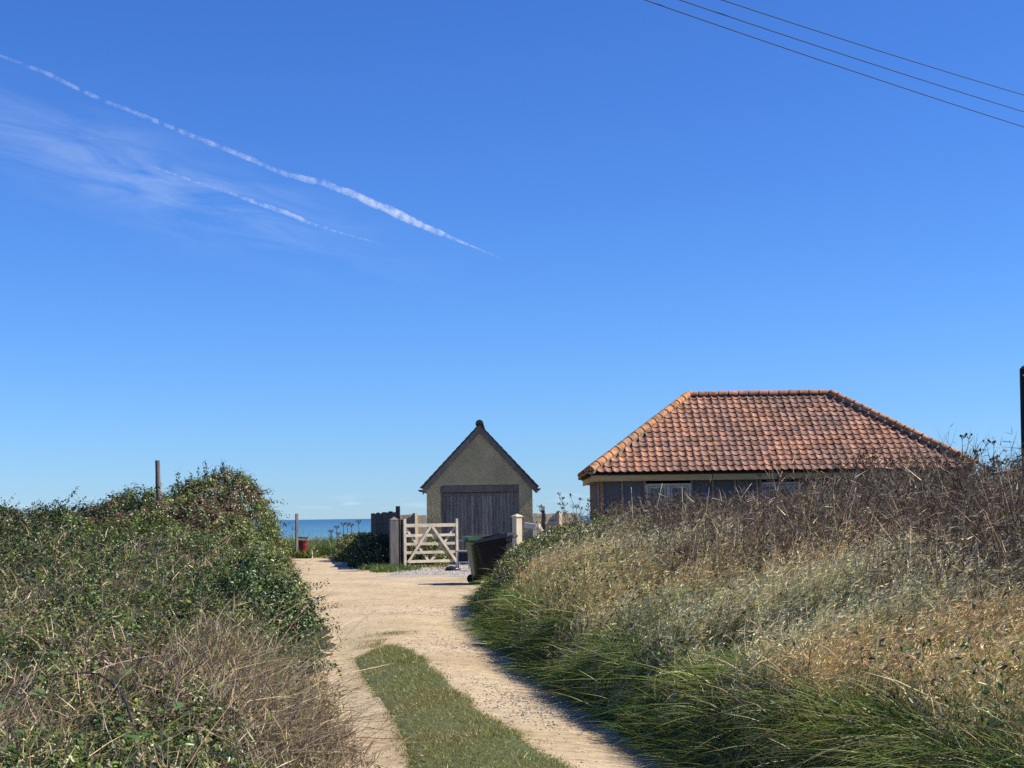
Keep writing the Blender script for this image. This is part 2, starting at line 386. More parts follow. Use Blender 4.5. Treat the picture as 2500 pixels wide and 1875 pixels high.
# insulation boards with battens over their joints, cut round the two windows
win = [(hx(1576), hx(1692)), (hx(1861), hx(1962))]
seams = [hx(p) for p in (1462, 1521, 1576, 1692, 1744, 1798, 1861, 1962, 2020, 2078, 2136, 2194, 2252, 2310, 2362)]
for a, b in zip(seams[:-1], seams[1:]):
    is_win = any(abs(a - w0) < .02 for w0, w1 in win)
    if not is_win:
        hb_build(HB().box(((a + b) / 2, WY0 + .02, 1.25), (b - a - .012, .05, 2.34)), 'insulation_board', board_m)
    else:
        hb_build(HB().box(((a + b) / 2, WY0 + .02, .5), (b - a - .012, .05, .98)), 'insulation_board', board_m)
for i, a in enumerate(seams):
    hb_build(HB().box((a, WY0 - .025, 1.25), (.055, .04, 2.33)), 'batten', batten_m)
for w0, w1 in win:
    fr = HB(); z0, z1 = 1.0, 2.30; yy = WY0 - .03
    for xx in (w0 + .06, w1 - .06): fr.box((xx, yy, (z0 + z1) / 2), (.07, .09, z1 - z0))
    fr.box(((w0 + w1) / 2, yy, z1 - .035), (w1 - w0 - .20, .09, .07)); fr.box(((w0 + w1) / 2, yy, z0 + .035), (w1 - w0 - .20, .09, .07))
    mid = w0 + (w1 - w0) * .50
    fr.box((mid, yy, (z0 + z1) / 2), (.10, .08, z1 - z0 - .15))
    wo = hb_build(fr, 'window', white_frame)
    for (p0, p1) in ((w0 + .1, mid - .06), (mid + .06, w1 - .1)):
        sh = HB(); yy2 = yy + .01; q0, q1 = z0 + .08, z1 - .08
        for xx in (p0 + .03, p1 - .03): sh.box((xx, yy2, (q0 + q1) / 2), (.05, .06, q1 - q0))
        sh.box(((p0 + p1) / 2, yy2, q1 - .025), (p1 - p0 - .115, .06, .05)); sh.box(((p0 + p1) / 2, yy2, q0 + .025), (p1 - p0 - .115, .06, .05))
        hb_build(sh, 'sash', white_frame, wo)
        hb_build(HB().box(((p0 + p1) / 2, yy2 + .01, (q0 + q1) / 2), (p1 - p0 - .12, .012, q1 - q0 - .11)), 'pane', glass, wo)
# fascia boards, one per length of timber
fb = [EX0 + .02, hx(1742), hx(2035), hx(2250), EX1 - .02]
for a, b in zip(fb[:-1], fb[1:]):
    hb_build(HB().box(((a + b) / 2, HY + .10, (fz0 + fz1) / 2), (b - a - .02, .035, fz1 - fz0)), 'fascia_board', wood_new)
for xx in (EX0 + .10, EX1 - .10):
    hb_build(HB().box((xx, HY + HD, (fz0 + fz1) / 2), (.035, 2 * HD - .24, fz1 - fz0)), 'fascia_board', wood_new)
hb_build(HB().box(((EX0 + EX1) / 2, HY + .26, fz0 + .03), (EX1 - EX0 - .3, .26, .02)), 'soffit', wood_new)
hb_build(HB().box((EX0 + .25, HY + HD, fz0 + .03), (.26, 2 * HD - .6, .02)), 'soffit', wood_new)
# end wall: brown boards, a dark gap, grey boards behind
yb = WY0
for i in range(30):
    w = .20; m_ = clad_m if i < 7 else grey_clad
    if i != 7:
        hb_build(HB().box((WX0 + .012, yb + w / 2, 1.25), (.035 + .01 * (i % 2), w - .012, 2.30)), 'cladding_board', m_)
    yb += w
hb_build(HB().box((WX0 + .02, WY0 - .03, 1.25), (.10, .05, 2.32)), 'corner_board', clad_m)
# blue print on two of the boards (illegible at this distance in the photograph)
for (px0, px1, q0, q1) in ((1722, 1727, 1193, 1203), (1728, 1731, 1194, 1197), (1731, 1733, 1197, 1203), (1719, 1736, 1206, 1214), (1816, 1819, 1196, 1204), (1821, 1824, 1194, 1203), (1826, 1834, 1193, 1203), (1812, 1828, 1208, 1222)):
    a = at(px0, q1, WY0 - .008); b = at(px1, q0, WY0 - .008); hb_build(HB().box(((a[0] + b[0]) / 2, WY0 - .0075, (a[2] + b[2]) / 2), (b[0] - a[0], .004, b[2] - a[2])), 'printed_mark', blue_print)

# roof: underlay deck plus real pantiles
roof = HB(); P = lambda x, y, z: (x, y, z); dz = -.075
A, B_, C_, D_ = P(EX0 + .03, HY + .04, EZ + dz), P(EX1 - .03, HY + .04, EZ + dz), P(EX1 - .03, HY + 2 * HD - .04, EZ + dz), P(EX0 + .03, HY + 2 * HD - .04, EZ + dz)
E_, F_ = P(RX0, HY + HD, RZ + dz), P(RX1, HY + HD, RZ + dz)
roof.add([A, B_, C_, D_, E_, F_], [(0, 1, 5, 4), (1, 2, 5), (2, 3, 4, 5), (3, 0, 4), (0, 3, 2, 1)])
roof_o = hb_build(roof, 'roof', mat('roof_underlay', (.09, .07, .06), (.05, .04, .035), rough=.9))
TW, GA, TLEN = .2115, .258, .325
def pantile(seed):
    r = np.random.default_rng(seed); n = 10; uu = np.linspace(-.05, 1.04, n); V = []
    w_ = np.clip(uu, 0, 1); prof = .058 * np.abs((w_ - .47) / .53) ** 2.3
    prof[0] = .040; prof[-1] = .040
    for v, lift in ((0, .036), (TLEN, .0)):
        for k in range(n): V.append(((uu[k] - .5) * TW * 1.03, v, prof[k] + lift + r.normal(0, .0012)))
    for z_ in (0, -.022):
        for k in range(n): V.append(((uu[k] - .5) * TW * 1.03, .0 if z_ == 0 else .004, prof[k] + .036 + z_))
    Fq = [(k, k + 1, n + k + 1, n + k) for k in range(n - 1)] + [(3 * n + k, 3 * n + k + 1, 2 * n + k + 1, 2 * n + k) for k in range(n - 1)]
    return np.array(V), np.array(Fq)
variants = [pantile(s) for s in range(4)]
def weather(m):
    t = m.node_tree; p = t.nodes['Principled BSDF']; src = p.inputs['Base Color'].links[0].from_socket
    ge = N('ShaderNodeNewGeometry', t)
    def nz_(sc, de):
        n = N('ShaderNodeTexNoise', t); n.inputs['Scale'].default_value = sc; n.inputs['Detail'].default_value = de; t.links.new(ge.outputs['Position'], n.inputs['Vector']); return n.outputs['Fac']
    def ramp(f, stops):
        r = N('ShaderNodeValToRGB', t); e = r.color_ramp.elements; e.new(.5)
        for q, (po, c) in zip(e, stops): q.position = po; q.color = rgba(c)
        t.links.new(f, r.inputs[0]); return r.outputs[0]
    for f, st in ((nz_(.75, 4), [(.36, (.80, .88, .95)), (.5, (1, 1, 1)), (.64, (1.16, 1.07, .95))]), (nz_(5.5, 6), [(.36, (.52, .56, .58)), (.47, (1, 1, 1)), (.72, (1.15, 1.12, 1.0))])):
        mm = N('ShaderNodeMix', t, data_type='RGBA', blend_type='MULTIPLY'); mm.inputs[0].default_value = 1
        t.links.new(src, mm.inputs[6]); t.links.new(ramp(f, st), mm.inputs[7]); src = mm.outputs[2]
    t.links.new(src, p.inputs['Base Color'])
weather(tile_m); weather(tile_or); weather(tile_rd)
vmesh = [np_mesh('pantile', v, Q=q, m=tile_m, smooth=True) for v, q in variants]
slope = math.atan2(RZ - EZ, HD); ca, sa = math.cos(slope), math.sin(slope)
def lay_tiles(origin, ux, up, nrows, xspan, parent, parent_loc, limit, m_rows, name='roof_tile', skip=0):
    """rows of pantiles from the eave upwards; first 'limit' are objects, the rest one mesh"""
    ux, up = Vector(ux).normalized(), Vector(up).normalized(); nn = ux.cross(up)
    count = 0; SV, SF = [], []; off = 0
    for r in range(nrows):
        a, b = xspan(r)
        k0 = math.ceil(a / TW); k1 = math.floor(b / TW)
        for k in range(k0, k1):
            jit = rng.normal(0, 1, 4); mi = int(rng.integers(0, 4))
            yaw = jit[0] * .012; tilt = jit[1] * .008
            c = Vector(origin) + ux * ((k + .5) * TW + jit[3] * .003) + up * (r * GA - .02 + jit[2] * .006)
            u2 = (ux + up * yaw).normalized(); n2 = (nn + up * tilt).normalized(); v2 = n2.cross(u2)
            Mx = Matrix(((u2.x, v2.x, n2.x), (u2.y, v2.y, n2.y), (u2.z, v2.z, n2.z)))
            if count < limit:
                o = link(name, vmesh[mi], parent); m4 = Mx.to_4x4(); m4.translation = c - Vector(parent_loc); o.matrix_local = m4
            else:
                V = variants[mi][0] @ np.array(Mx).T + np.array(c - Vector(parent_loc)); SV.append(V); SF.append(variants[mi][1] + off); off += len(V)
            count += 1
    if SV: return np.concatenate(SV), np.concatenate(SF)
    return None
def joined_tile_mat():
    m = tile_m.copy(); m.name = 'terracotta_tile_joined'; t = m.node_tree
    ge = N('ShaderNodeNewGeometry', t)
    for l in list(t.links):
        if l.from_node.type == 'OBJECT_INFO': sck = l.to_socket; t.links.remove(l); t.links.new(ge.outputs['Random Per Island'], sck)
    return m
tile_j = joined_tile_mat()
NR = 16
def span_front(r):
    f = min(1, (r * GA + .10) / (NR * GA + .05)); g2 = .06
    return ((EX0 + (RX0 - EX0) * f) + g2 - EX0, (EX1 + (RX1 - EX1) * f) - g2 - EX0)
rest = lay_tiles((EX0, HY, EZ), (1, 0, 0), (0, ca, sa), NR, span_front, roof_o, HO, 300, None)
o = link('upper_tiles', np_mesh('upper_tiles', rest[0], Q=rest[1], m=tile_j, smooth=True), roof_o); tag(o, kind='stuff')
# left end slope
ls = math.atan2(RZ - EZ, RX0 - EX0)
def span_left(r):
    f = min(1, (r * GA + .10) / 15.3); d = HD * f + .06; return (d, 2 * HD - d)
def end_slope(x0, x1, sgn):
    run = abs(x1 - x0); l = math.hypot(run, RZ - EZ); nr = int(l / GA); up = (sgn * run / l, 0, (RZ - EZ) / l)
    def sp(r):
        f = min(1, (r * GA + .12) / l); d = HD * f + .06; return (d, 2 * HD - d)
    if sgn > 0: return lay_tiles((x0, HY + 2 * HD, EZ), (0, -1, 0), up, nr, sp, roof_o, HO, 0, None)
    return lay_tiles((x0, HY, EZ), (0, 1, 0), up, nr, sp, roof_o, HO, 0, None)
for a, b, sgn in ((EX0, RX0, 1), (EX1, RX1, -1)):
    V_, F4 = end_slope(a, b, sgn); o = link('end_tiles', np_mesh('end_tiles', V_, Q=F4, m=tile_j, smooth=True), roof_o); tag(o, kind='stuff')
V_, F4 = lay_tiles((EX1, HY + 2 * HD, EZ), (-1, 0, 0), (0, -ca, sa), NR, span_front, roof_o, HO, 0, None)
o = link('rear_tiles', np_mesh('rear_tiles', V_, Q=F4, m=tile_j, smooth=True), roof_o); tag(o, kind='stuff')
# half-round hip and ridge tiles, bedded in mortar
def halfround(a, b, r0, r1, m, parent, ploc, up=(0, 0, 1), name='ridge_tile', n=13):
    a, b = Vector(a), Vector(b); d = (b - a).normalized(); s_ = d.cross(Vector(up)).normalized(); w = s_.cross(d); V = []
    for p, r in ((a, r0), (b, r1)):
        for rr in (r, r - .016):
            for k in range(n):
                t = PI * (-.06 + 1.12 * k / (n - 1)); V.append(p + (s_ * math.cos(t) + w * math.sin(t)) * rr - Vector(ploc))
    Fc = []
    for k in range(n - 1):
        Fc += [(k, k + 1, 2 * n + k + 1, 2 * n + k), (n + k + 1, n + k, 3 * n + k, 3 * n + k + 1), (k + 1, k, n + k, n + k + 1), (2 * n + k, 2 * n + k + 1, 3 * n + k + 1, 3 * n + k)]
    mb = MB(); mb.add(V, Fc); return mb.build(name, m, parent, False)
def ridge_line(a, b, n, r, m, lift=.03):
    a, b = Vector(a), Vector(b)
    for k in range(n):
        p, q = a.lerp(b, k / n), a.lerp(b, (k + 1.04) / n - .012)
        j = Vector((0, 0, lift + float(rng.normal(0, .003)))); halfround(p + j, q + j, r * 1.004, r * .996, m, roof_o, HO)
    mb = HB(); mb.bar(a + Vector((0, 0, lift - .085)), b + Vector((0, 0, lift - .085)), r * 1.75, .07); hb_build(mb, 'mortar_bed', mortar_m, roof_o)
rp0, rp1 = Vector((RX0, HY + HD, RZ)), Vector((RX1, HY + HD, RZ))
ridge_line(rp0, rp1, 14, .125, tile_rd, .04)
ridge_line((EX0 + .02, HY + .02, EZ + .02), rp0, 16, .118, tile_or, .06)
ridge_line((EX1 - .02, HY + .02, EZ + .02), rp1, 17, .122, tile_or, .075)
ridge_line((EX0 + .02, HY + 2 * HD - .02, EZ + .02), rp0, 16, .125, tile_or, .05)
ridge_line((EX1 - .02, HY + 2 * HD - .02, EZ + .02), rp1, 17, .125, tile_rd, .05)

# ------------------------------------------------------------------ GARAGE
render_m = mat('ochre_render', (.62, .475, .235), (.43, .33, .155), scale=1.6, rough=.95, bump=.012, bscale=12, contrast=(.3, .72))
barge_m = mat('weathered_barge', (.25, .205, .155), (.155, .128, .098), scale=4, rough=.8, stretch=(2, 2, .6))
plank_m = mat('black_weathered_plank', (.36, .31, .24), (.13, .113, .09), scale=5, rough=.8, stretch=(5, 5, .35), bump=.004, rand=.28, contrast=(.32, .68))
gtile_m = mat('brown_garage_tile', (.19, .14, .105), (.11, .085, .065), scale=6, rough=.9, rand=.2)
gutter_m = mat('black_gutter', (.02, .02, .022), (.014, .014, .015), rough=.4)
GYF = 45.8
gl, gr, gc = at(1042, 1250, GYF)[0], at(1300.5, 1250, GYF)[0], at(1170.5, 1030, GYF)[0]
GRZ = at(1170, 1037, GYF)[2]; GEZ = at(1045, 1196, GYF)[2]; GDP = 5.4
garage = empty('garage', (gc, GYF, 0)); tag(garage, 'small ochre rendered garage with steep gable and black plank door', 'garage')
GO = Vector(garage.location)
def gb(mb, name, m, parent=garage, smooth=False):
    mb.v = [tuple(Vector(v) - GO) for v in mb.v]; return mb.build(name, m, parent, smooth)
dl, dr, dt = at(1075, 1200, GYF)[0], at(1267, 1200, GYF)[0], at(1170, 1184, GYF)[2]
gs = (GRZ - GEZ) / ((gr - gl) / 2)
apex = GRZ - .10
front = MB()
# front wall as pieces butted round the door opening, plus gable
zl_ = lambda x: GEZ + (apex - GEZ) * (1 - abs(x - gc) / ((gr - gl) / 2)); q = .16
front.add([(gl, GYF, 0), (dl, GYF, 0), (dl, GYF, dt), (dl, GYF, zl_(dl)), (gl, GYF, GEZ), (dr, GYF, 0), (gr, GYF, 0), (gr, GYF, GEZ), (dr, GYF, zl_(dr)), (dr, GYF, dt), (gc, GYF, apex),
           (dl, GYF + q, 0), (dl, GYF + q, dt), (dr, GYF + q, 0), (dr, GYF + q, dt),
           (gl, GYF + GDP, 0), (gr, GYF + GDP, 0), (gl, GYF + GDP, GEZ), (gr, GYF + GDP, GEZ), (gc, GYF + GDP, apex)],
          [(0, 1, 2, 3, 4), (5, 6, 7, 8, 9), (2, 9, 8, 10, 3), (1, 11, 12, 2), (13, 5, 9, 14), (2, 12, 14, 9), (0, 4, 17, 15), (6, 16, 18, 7), (15, 17, 19, 18, 16)])
gb(front, 'wall', render_m)
gb(MB().box(((dl + dr) / 2, GYF + .09, dt - .11), (dr - dl - .01, .14, .20)), 'lintel', barge_m)
nP = 21; pw = (dr - dl - .10) / nP
for i in range(nP):
    x = dl + .05 + (i + .5) * pw; hgt = dt - .235 - .012 * rng.random()
    gb(MB().box((x, GYF + .115 + .007 * rng.random(), hgt / 2 + .02), (pw - .009, .035, hgt)), 'door_plank', plank_m)
gb(MB().box(((dl + dr) / 2, GYF + .152, dt / 2 - .1), (dr - dl - .02, .02, dt - .25)), 'door_backing', dark_in)
gb(MB().box(((dl + dr) / 2 - .25, GYF + .089, dt - .275), (dr - dl - .65, .022, .075)), 'door_rail', barge_m)
for x in (dl + .025, dr - .025): gb(MB().box((x, GYF + .09, dt / 2 - .11), (.046, .12, dt - .225)), 'door_jamb', plank_m)
for x in (dl - .02, dr + .0): gb(MB().bar((x, GYF + .02, dt - .30), (x + .02, GYF + .02, dt - .12), .02, .03), 'hinge', gutter_m)
# roof slabs, barge boards, verge tiles
el_, er_ = at(1029, 1190, GYF)[0], at(1312, 1187, GYF)[0]; ez = at(1029, 1190, GYF)[2]
for side, ex in ((-1, el_), (1, er_)):
    a = Vector((gc, GYF - .045, GRZ)); b = Vector((ex, GYF - .045, ez)); d = (b - a); ln = d.length; d.normalize()
    nn = Vector((-d.z * side, 0, d.x * side)) ;  nn = nn if nn.z > 0 else -nn
    w = .155; off = -.05
    p = [a + nn * off, b + nn * off, b + nn * off + Vector((0, 0, -w * 1.25)), Vector((gc, GYF - .045, (a + nn * off).z - w * 1.35))]
    p[0] = Vector((gc, GYF - .045, (a + nn * off).z + .02))
    gb(MB().prism(p, (0, 0, 0), (0, .042, 0)), 'barge_board', barge_m)
    ra = Vector((gc, GYF - .035, a.z)) + nn * -.035; rb = b + nn * -.035 + d * .02
    slab = gb(MB().prism([ra, rb, rb + nn * .03, ra + nn * .03], (0, 0, 0), (0, GDP + .2, 0)), 'roof', gtile_m)
    nr = 13; ga = (ln + .04) / nr; ncol = int((GDP + .2) / .21)
    sV, sF, so = [], [], 0
    for r in range(nr):
        for c in range(ncol):
            lo_ = b + d * .04 - d * (r * ga); y0 = GYF - .06 + c * .21
            hi_ = lo_ - d * (ga + .05)
            q = [lo_ + nn * .012, hi_ + nn * .003, hi_ + nn * .018, lo_ + nn * .032]
            q = [Vector((v.x, y0, v.z)) for v in q]
            if c < 1:
                gb(MB().prism(q, (0, 0, 0), (0, .20, 0)), 'verge_tile', gtile_m, slab)
            else:
                mb = MB().prism(q, (0, 0, 0), (0, .20, 0)); sV += [tuple(Vector(v) - GO) for v in mb.v]; sF += [tuple(i + so for i in f) for f in mb.f]; so += 8
    mb = MB(); mb.add(sV, sF); o = mb.build('field_tiles', gtile_m, slab); tag(o, kind='stuff')
    gp = Vector((ex + side * .045, GYF - .08, ez - .075))
    mb = MB(); n = 7; V = []
    for yy in (0, GDP + .1):
        for rr in (.055, .045):
            for k in range(n): t = PI + PI * k / (n - 1); V.append(gp + Vector((math.cos(t) * rr, yy, math.sin(t) * rr)))
    Fc = []
    for k in range(n - 1): Fc += [(k, k + 1, 2 * n + k + 1, 2 * n + k), (n + k, n + k + 1, 3 * n + k + 1, 3 * n + k), (k, n + k, n + k + 1, k + 1), (2 * n + k, 3 * n + k, 3 * n + k + 1, 2 * n + k + 1)]
    Fc.append(tuple(range(n)))
    mb.add(V, Fc); gb(mb, 'gutter', gutter_m)
for k in range(16):
    y0 = GYF - .075 + k * .34
    halfround((gc, y0, GRZ + .03), (gc, y0 + .345, GRZ + .03), .118, .115, gtile_m, garage, GO, name='ridge_tile')
gb(MB().prism([(gc + .10 * math.cos(t), GYF - .06, GRZ + .03 + .10 * math.sin(t)) for t in np.linspace(-.1, PI + .1, 10)], (0, 0, 0), (0, .05, 0)), 'ridge_mortar', mat('ridge_end_mortar', (.16, .135, .11), (.09, .08, .065), scale=20, rough=.95))

# ------------------------------------------------------------------ gate, posts, fences
silver = mat('pale_gate_wood', (.60, .54, .44), (.40, .35, .28), scale=6, rough=.85, stretch=(1, 1, 1), bump=.002, rand=.10)
post_m = mat('grey_gate_post', (.24, .215, .195), (.13, .115, .10), scale=5, rough=.9, stretch=(4, 4, .4), bump=.004)
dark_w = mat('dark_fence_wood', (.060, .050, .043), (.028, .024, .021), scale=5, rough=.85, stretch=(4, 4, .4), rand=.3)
pale_w = mat('pale_fence_board', (.46, .37, .255), (.30, .24, .165), scale=5, rough=.85, stretch=(4, 4, .4), rand=.14)
iron = mat('black_iron', (.02, .02, .02), (.012, .012, .012), rough=.5)
GDY = 43.4
pgl = at(988.5, 1385, GDY); gate_len = 1.64; grot = R(27)
gate = empty('five_bar_gate', (pgl[0], GDY, .06), grot); tag(gate, 'pale wooden five bar gate standing open beside grey post', 'gate')
GH = 1.27
# local x along the gate, y through it (front is -y)
def gpart(mb, name, m=silver): return mb.build(name, m, gate)
gpart(MB().box((0, 0, .66), (.075, .075, 1.40)), 'hanging_stile')
gpart(MB().box((gate_len - .03, 0, .64), (.065, .07, 1.36)).tube([(gate_len - .03, -.035, 1.325), (gate_len - .03, .035, 1.325)], .033, 10), 'latch_stile')
zs = [1.175, .895, .655, .415, .165]
for z, h in zip(zs, (.095, .075, .075, .08, .075)):
    gpart(MB().box(((gate_len - .03) / 2, 0, z), (gate_len - .03 - .075, .035 if z < 1 else .06, h)), 'rail')
ap = (gate_len * .49, -.045, 1.135)
gpart(MB().bar((.06, -.045, .13), ap, .024, .075, up=(0, -1, 0)) if False else MB().bar((.075, -.045, .14), (ap[0] - .03, -.045, ap[2]), .072, .024, up=(0, 1, 0)), 'brace')
gpart(MB().bar((ap[0] + .03, -.045, ap[2]), (gate_len - .06, -.045, .13), .072, .024, up=(0, 1, 0)), 'brace')
gpart(MB().bar((.05, .04, 1.10), (gate_len * .46, .04, .16), .065, .024, up=(0, 1, 0)), 'brace')
gpart(MB().bar((gate_len * .49, .04, .16), (gate_len - .07, .04, 1.10), .065, .024, up=(0, 1, 0)), 'brace')
for z in (1.175, .34): gpart(MB().bar((-.14, .035, z), (.20, .042, z), .006, .03), 'hinge_strap', iron)
gpart(MB().tube([(gate_len - .03, -.045, .12), (gate_len - .03, -.045, -.05)], .012, 6), 'drop_bolt', iron)

def square_post(name, x, y, w, h, m, rot, capm=None, over=.02, peak=.06, d=None):
    e = empty(name, (x, y, 0), rot); d = d or w
    MB().box((0, 0, h / 2 - .2), (w, d, h + .4)).build('post_shaft', m, e)
    c = w / 2 + over; c2 = d / 2 + over
    MB().add([(-c, -c2, h), (c, -c2, h), (c, c2, h), (-c, c2, h), (-c, -c2, h + .02), (c, -c2, h + .02), (c, c2, h + .02), (-c, c2, h + .02), (0, 0, h + .02 + peak)],
             [(3, 2, 1, 0), (0, 1, 5, 4), (1, 2, 6, 5), (2, 3, 7, 6), (3, 0, 4, 7), (4, 5, 8), (5, 6, 8), (6, 7, 8), (7, 4, 8)]).build('post_cap', capm or m, e)
    return e
pp = at(962.5, 1390, 42.9)
e = square_post('gate_post', pp[0], 42.9, .225, at(962, 1270, 42.9)[2], post_m, R(14), over=.004, peak=.075); tag(e, 'thick grey weathered gate post with pointed top left of gate', 'post')
# upright between post and gate, darker
q = at(983, 1390, 43.5); e = empty('fence_stake', (q[0] - .02, 43.62, 0)); tag(e, 'thin dark stake squeezed between grey gate post and open gate', 'post')
MB().box((0, 0, .60), (.075, .06, 1.62)).build('stake', dark_w, e)
wpost = mat('cream_painted_post', (.60, .53, .38), (.42, .36, .26), scale=5, rough=.7, stretch=(3, 3, .4))
q = at(1262, 1260, 40.5); e = square_post('gate_post', q[0], 40.5, .185, at(1263, 1262, 40.5)[2], wpost, R(38), over=.025, peak=.065); tag(e, 'cream painted square gate post with pyramid cap in front of garage', 'post')
# rail from that post
a = at(1281, 1281, 40.2); b = at(1309, 1286, 39.0); e = empty('fence_rail', a); tag(e, 'short pale wooden rail running from cream post into bushes', 'rail')
MB().bar((0, 0, 0), tuple(np.array(b - a) * 1.0), .05, .13).build('rail', silver, e)
MB().bar((.35, -.3, .0), (.65, .2, -.6), .05, .10).build('rail_support', silver, e)
# dark post with pale top
q = at(1326, 1236, 40.8); e = empty('marker_post', (q[0], 40.8, 0)); tag(e, 'slim dark post with pale cut top right of garage', 'post')
MB().box((0, 0, (q[2] - .1) / 2), (.085, .085, q[2] - .1)).build('post_shaft', mat('green_black_post', (.05, .055, .048), (.03, .033, .03), rough=.8), e)
MB().box((0, 0, q[2] - .045), (.088, .088, .09)).build('post_top', wpost, e)

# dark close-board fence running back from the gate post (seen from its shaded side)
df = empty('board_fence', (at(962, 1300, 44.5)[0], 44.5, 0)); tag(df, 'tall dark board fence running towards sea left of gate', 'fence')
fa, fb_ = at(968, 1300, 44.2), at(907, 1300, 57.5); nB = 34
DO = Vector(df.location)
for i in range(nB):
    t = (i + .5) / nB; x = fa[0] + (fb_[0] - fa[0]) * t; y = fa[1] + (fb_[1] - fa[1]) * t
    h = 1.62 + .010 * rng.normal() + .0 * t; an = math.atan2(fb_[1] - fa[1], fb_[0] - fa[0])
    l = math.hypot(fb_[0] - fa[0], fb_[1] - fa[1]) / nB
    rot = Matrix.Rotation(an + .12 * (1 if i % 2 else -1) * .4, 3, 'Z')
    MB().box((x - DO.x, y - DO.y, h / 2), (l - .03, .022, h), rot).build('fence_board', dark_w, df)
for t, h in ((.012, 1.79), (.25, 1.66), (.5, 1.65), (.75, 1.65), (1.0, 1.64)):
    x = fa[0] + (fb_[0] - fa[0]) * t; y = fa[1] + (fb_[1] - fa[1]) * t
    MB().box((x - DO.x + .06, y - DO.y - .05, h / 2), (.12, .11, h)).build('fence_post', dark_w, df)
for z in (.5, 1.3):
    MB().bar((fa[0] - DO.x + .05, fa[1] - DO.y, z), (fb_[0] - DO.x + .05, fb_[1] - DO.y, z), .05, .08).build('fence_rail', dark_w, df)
# pale fence panels each side of the garage
def pale_fence(name, px0, px1, Y, pytop, label, posts, rails=True):
    x0, x1 = at(px0, 1300, Y)[0], at(px1, 1300, Y)[0]; h = at((px0 + px1) / 2, pytop, Y)[2]
    e = empty(name, ((x0 + x1) / 2, Y, 0)); tag(e, label, 'fence'); n = int((x1 - x0) / .118); w = (x1 - x0) / n
    for i in range(n):
        MB().box((x0 + (i + .5) * w - e.location.x, .006 * rng.normal(), h / 2 + .008 * rng.normal()), (w - .006, .02, h)).build('fence_board', pale_w, e)
    for pxp in posts:
        xx = at(pxp, 1300, Y)[0] - e.location.x
        MB().box((xx, -.07, (h + .05) / 2), (.11, .11, h + .05), Matrix.Rotation(R(32), 3, 'Z')).build('fence_post', pale_w, e)
    if rails:
        for z in (h - .25, .45): MB().box((0, -.035, z), (x1 - x0, .04, .08)).build('fence_rail', pale_w, e)
    e.rotation_euler.z = R(14); return e
pale_fence('board_fence', 966, 1042, 45.25, 1257, 'pale board fence between grey gate post and garage wall', (1013,), False)
pale_fence('board_fence', 1300, 1420, 41.7, 1253, 'pale board fence between garage and red roofed bungalow', (1364,))

